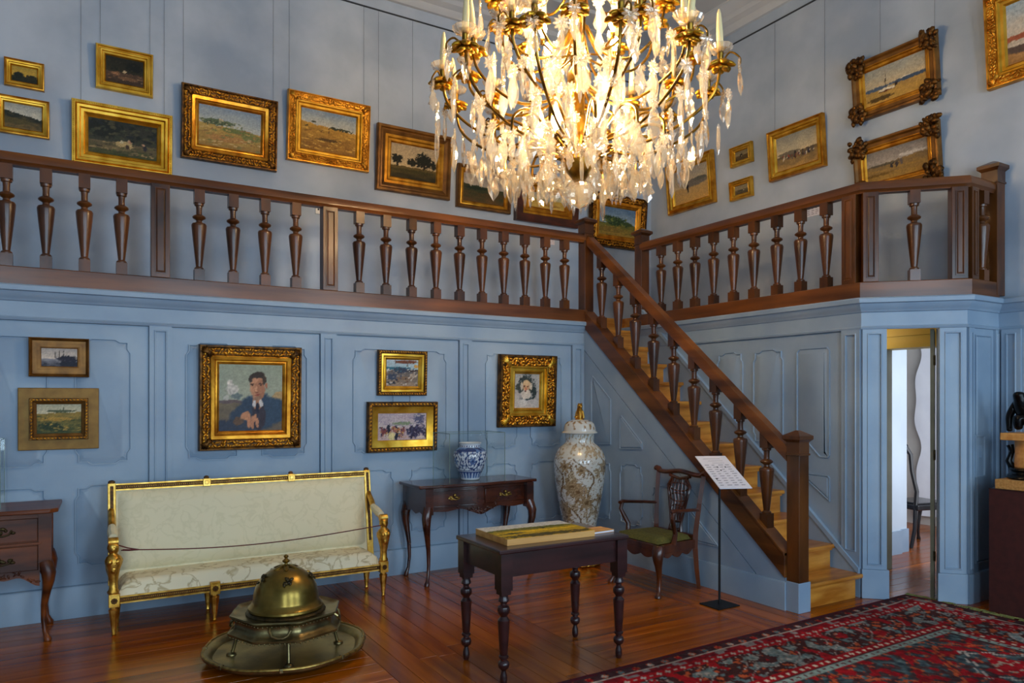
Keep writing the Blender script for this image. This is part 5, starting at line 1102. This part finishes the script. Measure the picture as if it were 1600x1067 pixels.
# stem
cob('stem', MB().lathe([(.03, cz(3.02)), (.05, cz(3.05)), (.09, cz(3.10)), (.10, cz(3.16)), (.06, cz(3.22)), (.04, cz(3.3)), (.05, cz(3.4)), (.035, cz(3.5)), (.035, cz(3.62)), (.08, cz(3.68)), (.08, cz(3.74)), (.04, cz(3.8)), (.035, cz(4.1)), (.07, cz(4.16)), (.05, cz(4.24)), (.03, cz(4.3)), (.03, cz(4.9)), (.05, cz(5.0)), (.02, cz(5.1))], 24), 'arm_gold')
cob('chain', MB().tube([(0, 0, cz(5.1)), (0, 0, cz(6.04))], .012, 8), 'arm_gold')
cob('ceiling_rose', MB().lathe([(.12, cz(6.05)), (.12, cz(6.03)), (.05, cz(6.0)), (.02, cz(5.98))], 24), 'arm_gold')
cob('crystal_ball', MB().lathe([(0.001, -.0)] + [(.098 * math.sin(math.pi * i / 12), cz(2.955) - .098 * math.cos(math.pi * i / 12)) for i in range(1, 12)] + [(.02, cz(3.055))], 20), 'crystal', smooth=0)
mb = MB().lathe([(.035, 0), (.05, .012), (.055, .02)], 16)
candle_m = MB().lathe([(.0125, .0), (.0155, .01), (.0145, .12), (.0095, .215), (.004, .24), (.0, .243)], 12)
socket_m = MB().lathe([(.008, -.02), (.012, 0), (.019, .008), (.019, .05), (.022, .056), (.018, .06)], 14)
bob_m = MB().lathe([(.015, .050), (.034, .052), (.058, .066), (.072, .090), (.069, .094), (.052, .072), (.028, .06), (.015, .058)], 36, wav=lambda a, z: 1 + (.10 * abs(math.sin(a * math.pi * 12)) if z > .065 else 0))
leaf_m = MB()
for k in range(6):
    T = Matrix.Rotation(k * math.pi / 3, 4, 'Z') @ Matrix.Rotation(R(24), 4, 'Y'); leaf_m.ball((.040, 0, .004), (.034, .024, .012), 8, 5, T); leaf_m.ball((.03, 0, -.014), (.026, .018, .010), 8, 5, Matrix.Rotation(k * math.pi / 3 + .5, 4, 'Z') @ Matrix.Rotation(R(30), 4, 'Y'))
leaf_m.lathe([(.004, -.03), (.014, -.016), (.016, 0), (.01, .006)], 12)
PRO = {}
def proto(name, mb, m, sm=40):
    if name not in PRO: PRO[name] = obj(name, mb, m, cl, sm); PRO[name].location = (0, 0, 0); return PRO[name], True
    return copy(PRO[name], cl), False
def candle_set(x, y, z, a):
    lean = (random.uniform(-.10, .10), random.uniform(-.10, .10), a)
    for n, mb, m in (('candle_socket', socket_m, 'arm_gold'), ('gilt_leaves', leaf_m, 'leaf_gold'), ('drip_pan', bob_m, 'crystal'), ('candle', candle_m, 'wax')):
        o, _ = proto(n, mb, m, 60 if n != 'drip_pan' else 20); o.location = (x, y, z + (.055 if n == 'candle' else 0)); o.rotation_euler = lean if n == 'candle' else (0, 0, a); 
        if n == 'candle': o.scale = (1.35, 1.35, 1.08)
        if n == 'gilt_leaves': o.scale = (1.35,) * 3
def arm(a, K, n=22):
    P = smooth_prof(K, 5); c, s = math.cos(a), math.sin(a)
    return MB().tube([(r * c, r * s, cz(z)) for r, z in P], .0095, 7)
HANG = []
def tier(n, r, z, K, ph, hook=True, jit=.03):
    for k in range(n):
        a = ph + 2 * math.pi * k / n + random.uniform(-jit, jit); dz = random.uniform(-.04, .04)
        KK = [(q, w) for q, w in K]; KK[-1] = (r, z + dz - .02)
        ar = cob('arm', arm(a, KK), 'arm_gold')
        candle_set(r * math.cos(a), r * math.sin(a), cz(z + dz), a)
        if hook:
            b = a + random.uniform(-.06, .06); hr = r + random.uniform(.06, .12)
            q = [(r * math.cos(a), r * math.sin(a), cz(z + dz - .03)), ((r + hr) / 2 * math.cos(b), (r + hr) / 2 * math.sin(b), cz(z + dz + .03)), (hr * math.cos(b), hr * math.sin(b), cz(z + dz - .01)), (hr * math.cos(b) * 1.004, hr * math.sin(b) * 1.004, cz(z + dz - .05))]
            obj('hook', MB().tube([Vector(p) for p in smooth_prof(q, 4)], .006, 6), 'arm_gold', ar)
            HANG.append((hr, b, z + dz - .05, 1.0))
tier(12, .90, 3.67, [(.06, 3.34), (.22, 3.24), (.46, 3.24), (.70, 3.34), (.86, 3.48), (.90, 3.65)], .13)
tier(12, .74, 3.80, [(.06, 3.66), (.20, 3.54), (.42, 3.48), (.62, 3.56), (.72, 3.66), (.74, 3.78)], .13 + math.pi / 12)
tier(10, .56, 4.16, [(.05, 4.05), (.16, 3.86), (.34, 3.80), (.50, 3.92), (.56, 4.14)], .4)
tier(8, .40, 4.55, [(.04, 4.45), (.14, 4.28), (.28, 4.24), (.39, 4.36), (.40, 4.52)], .2, False)
# scrolls without candles, carrying pendants
for k in range(14):
    a = 2 * math.pi * k / 14 + .2; K = [(.08, 3.20), (.25, 3.28), (.45, 3.38), (.58, 3.32), (.60, 3.22)]
    cob('scroll_arm', arm(a, K), 'arm_gold'); HANG.append((.60, a, 3.21, .95))
for k in range(10):
    a = 2 * math.pi * k / 10 + .45; K = [(.06, 3.14), (.18, 3.22), (.32, 3.26), (.40, 3.18)]
    cob('scroll_arm', arm(a, K), 'arm_gold'); HANG.append((.40, a, 3.17, .9))
# crystals
def flat_drop(out, th):
    mb = MB(); n = len(out); cx = sum(p[0] for p in out) / n; cy = sum(p[1] for p in out) / n
    inn = [(cx + (x - cx) * .55, cy + (y - cy) * .6) for x, y in out]
    vs = [(x, 0, y) for x, y in out] + [(x, -th, y) for x, y in inn] + [(x, th, y) for x, y in inn]
    fs = []
    for i in range(n):
        j = (i + 1) % n; fs += [(i, j, n + j, n + i), (j, i, 2 * n + i, 2 * n + j)]
    fs += [tuple(range(n, 2 * n)), tuple(range(3 * n - 1, 2 * n - 1, -1))]
    return mb.add(vs, fs)
kite = flat_drop([(0, 0), (.014, -.03), (.042, -.100), (.034, -.128), (0, -.170), (-.034, -.128), (-.042, -.100), (-.014, -.03)], .011)
leafc = flat_drop([(0, 0), (.012, -.025), (.034, -.05), (.026, -.066), (.046, -.098), (.028, -.112), (.030, -.132), (0, -.165), (-.030, -.132), (-.028, -.112), (-.046, -.098), (-.026, -.066), (-.034, -.05), (-.012, -.025)], .010)
almond = flat_drop([(0, 0), (.018, -.03), (.030, -.075), (.026, -.12), (.012, -.155), (0, -.175), (-.012, -.155), (-.026, -.12), (-.030, -.075), (-.018, -.03)], .012)
spear = MB().lathe([(.002, 0), (.011, -.02), (.014, -.11), (.010, -.16), (0.001, -.19)][::-1], 6)
rose = MB()
for k in range(10): rose.ball((0, 0, 0), (.020, .007, .008), 6, 4, Matrix.Rotation(k * math.pi / 5, 4, 'Y') @ TS((.022, 0, 0)))
rose.ball((0, 0, 0), .009, 6, 4)
PK = [('kite_pendant', kite), ('leaf_pendant', leafc), ('almond_pendant', almond), ('spear_pendant', spear)]
def hang(r, a, z, s=1.0, kind=None, rosette=True):
    n, mb = PK[kind if kind is not None else random.choice((0, 0, 1, 1, 2, 2, 2, 3))]
    x, y = r * math.cos(a), r * math.sin(a); face = a + math.pi / 2 + random.uniform(-1.1, 1.1)
    o, _ = proto(n, mb, 'crystal', 0); o.location = (x, y, cz(z) - (.03 if rosette else 0)); o.rotation_euler = (random.uniform(-.06, .06), random.uniform(-.06, .06), face); q = s * random.uniform(.85, 1.15); o.scale = (q,) * 3
    if rosette:
        o, _ = proto('crystal_rosette', rose, 'crystal', 0); o.location = (x, y, cz(z) - .012); o.rotation_euler = (0, 0, a + math.pi / 2 + random.uniform(-.5, .5)); o.scale = (random.uniform(.9, 1.3),) * 3
for h in HANG: hang(*h)
for (n, r, z, s, jr) in ((20, .90, 3.44, 1.15, .06), (20, .80, 3.35, 1.2, .06), (20, .70, 3.27, 1.2, .06), (18, .60, 3.20, 1.15, .05), (18, .48, 3.26, 1.2, .05), (18, .38, 3.15, 1.2, .05), (14, .24, 3.17, 1.15, .03), (20, .66, 3.56, 1.15, .07), (20, .50, 3.66, 1.2, .06), (16, .34, 3.52, 1.2, .05), (16, .54, 3.98, 1.1, .05), (16, .38, 4.08, 1.1, .05), (12, .24, 3.88, 1.2, .03), (16, .84, 3.62, 1.1, .05)):
    ph = random.random()
    for k in range(n): hang(r + random.uniform(-jr, jr), ph + 2 * math.pi * k / n + random.uniform(-.08, .08), z + random.uniform(-.05, .05), s, None, random.random() < .75)
# lamps inside
bulb_m = MB().lathe([(.010, -.05), (.012, -.03), (.024, -.005), (.028, .018), (.022, .038), (.008, .05), (.0, .052)], 14)
bs = MB().lathe([(.012, -.09), (.015, -.085), (.015, -.05), (.008, -.045)], 12)
for n, r, z in ((6, .27, 3.34), (6, .26, 3.98)):
    for k in range(n):
        a = 2 * math.pi * k / n + .35 + (z > 3.5) * .5
        o, _ = proto('light_bulb', bulb_m, 'bulb', 60); o.location = (r * math.cos(a), r * math.sin(a), cz(z))
        o, _ = proto('bulb_holder', bs, 'arm_gold', 60); o.location = (r * math.cos(a), r * math.sin(a), cz(z))
        cob('bulb_arm', MB().tube([(.04 * math.cos(a), .04 * math.sin(a), cz(z - .12)), (r * .6 * math.cos(a), r * .6 * math.sin(a), cz(z - .16)), (r * math.cos(a), r * math.sin(a), cz(z - .08))], .007, 6), 'arm_gold')
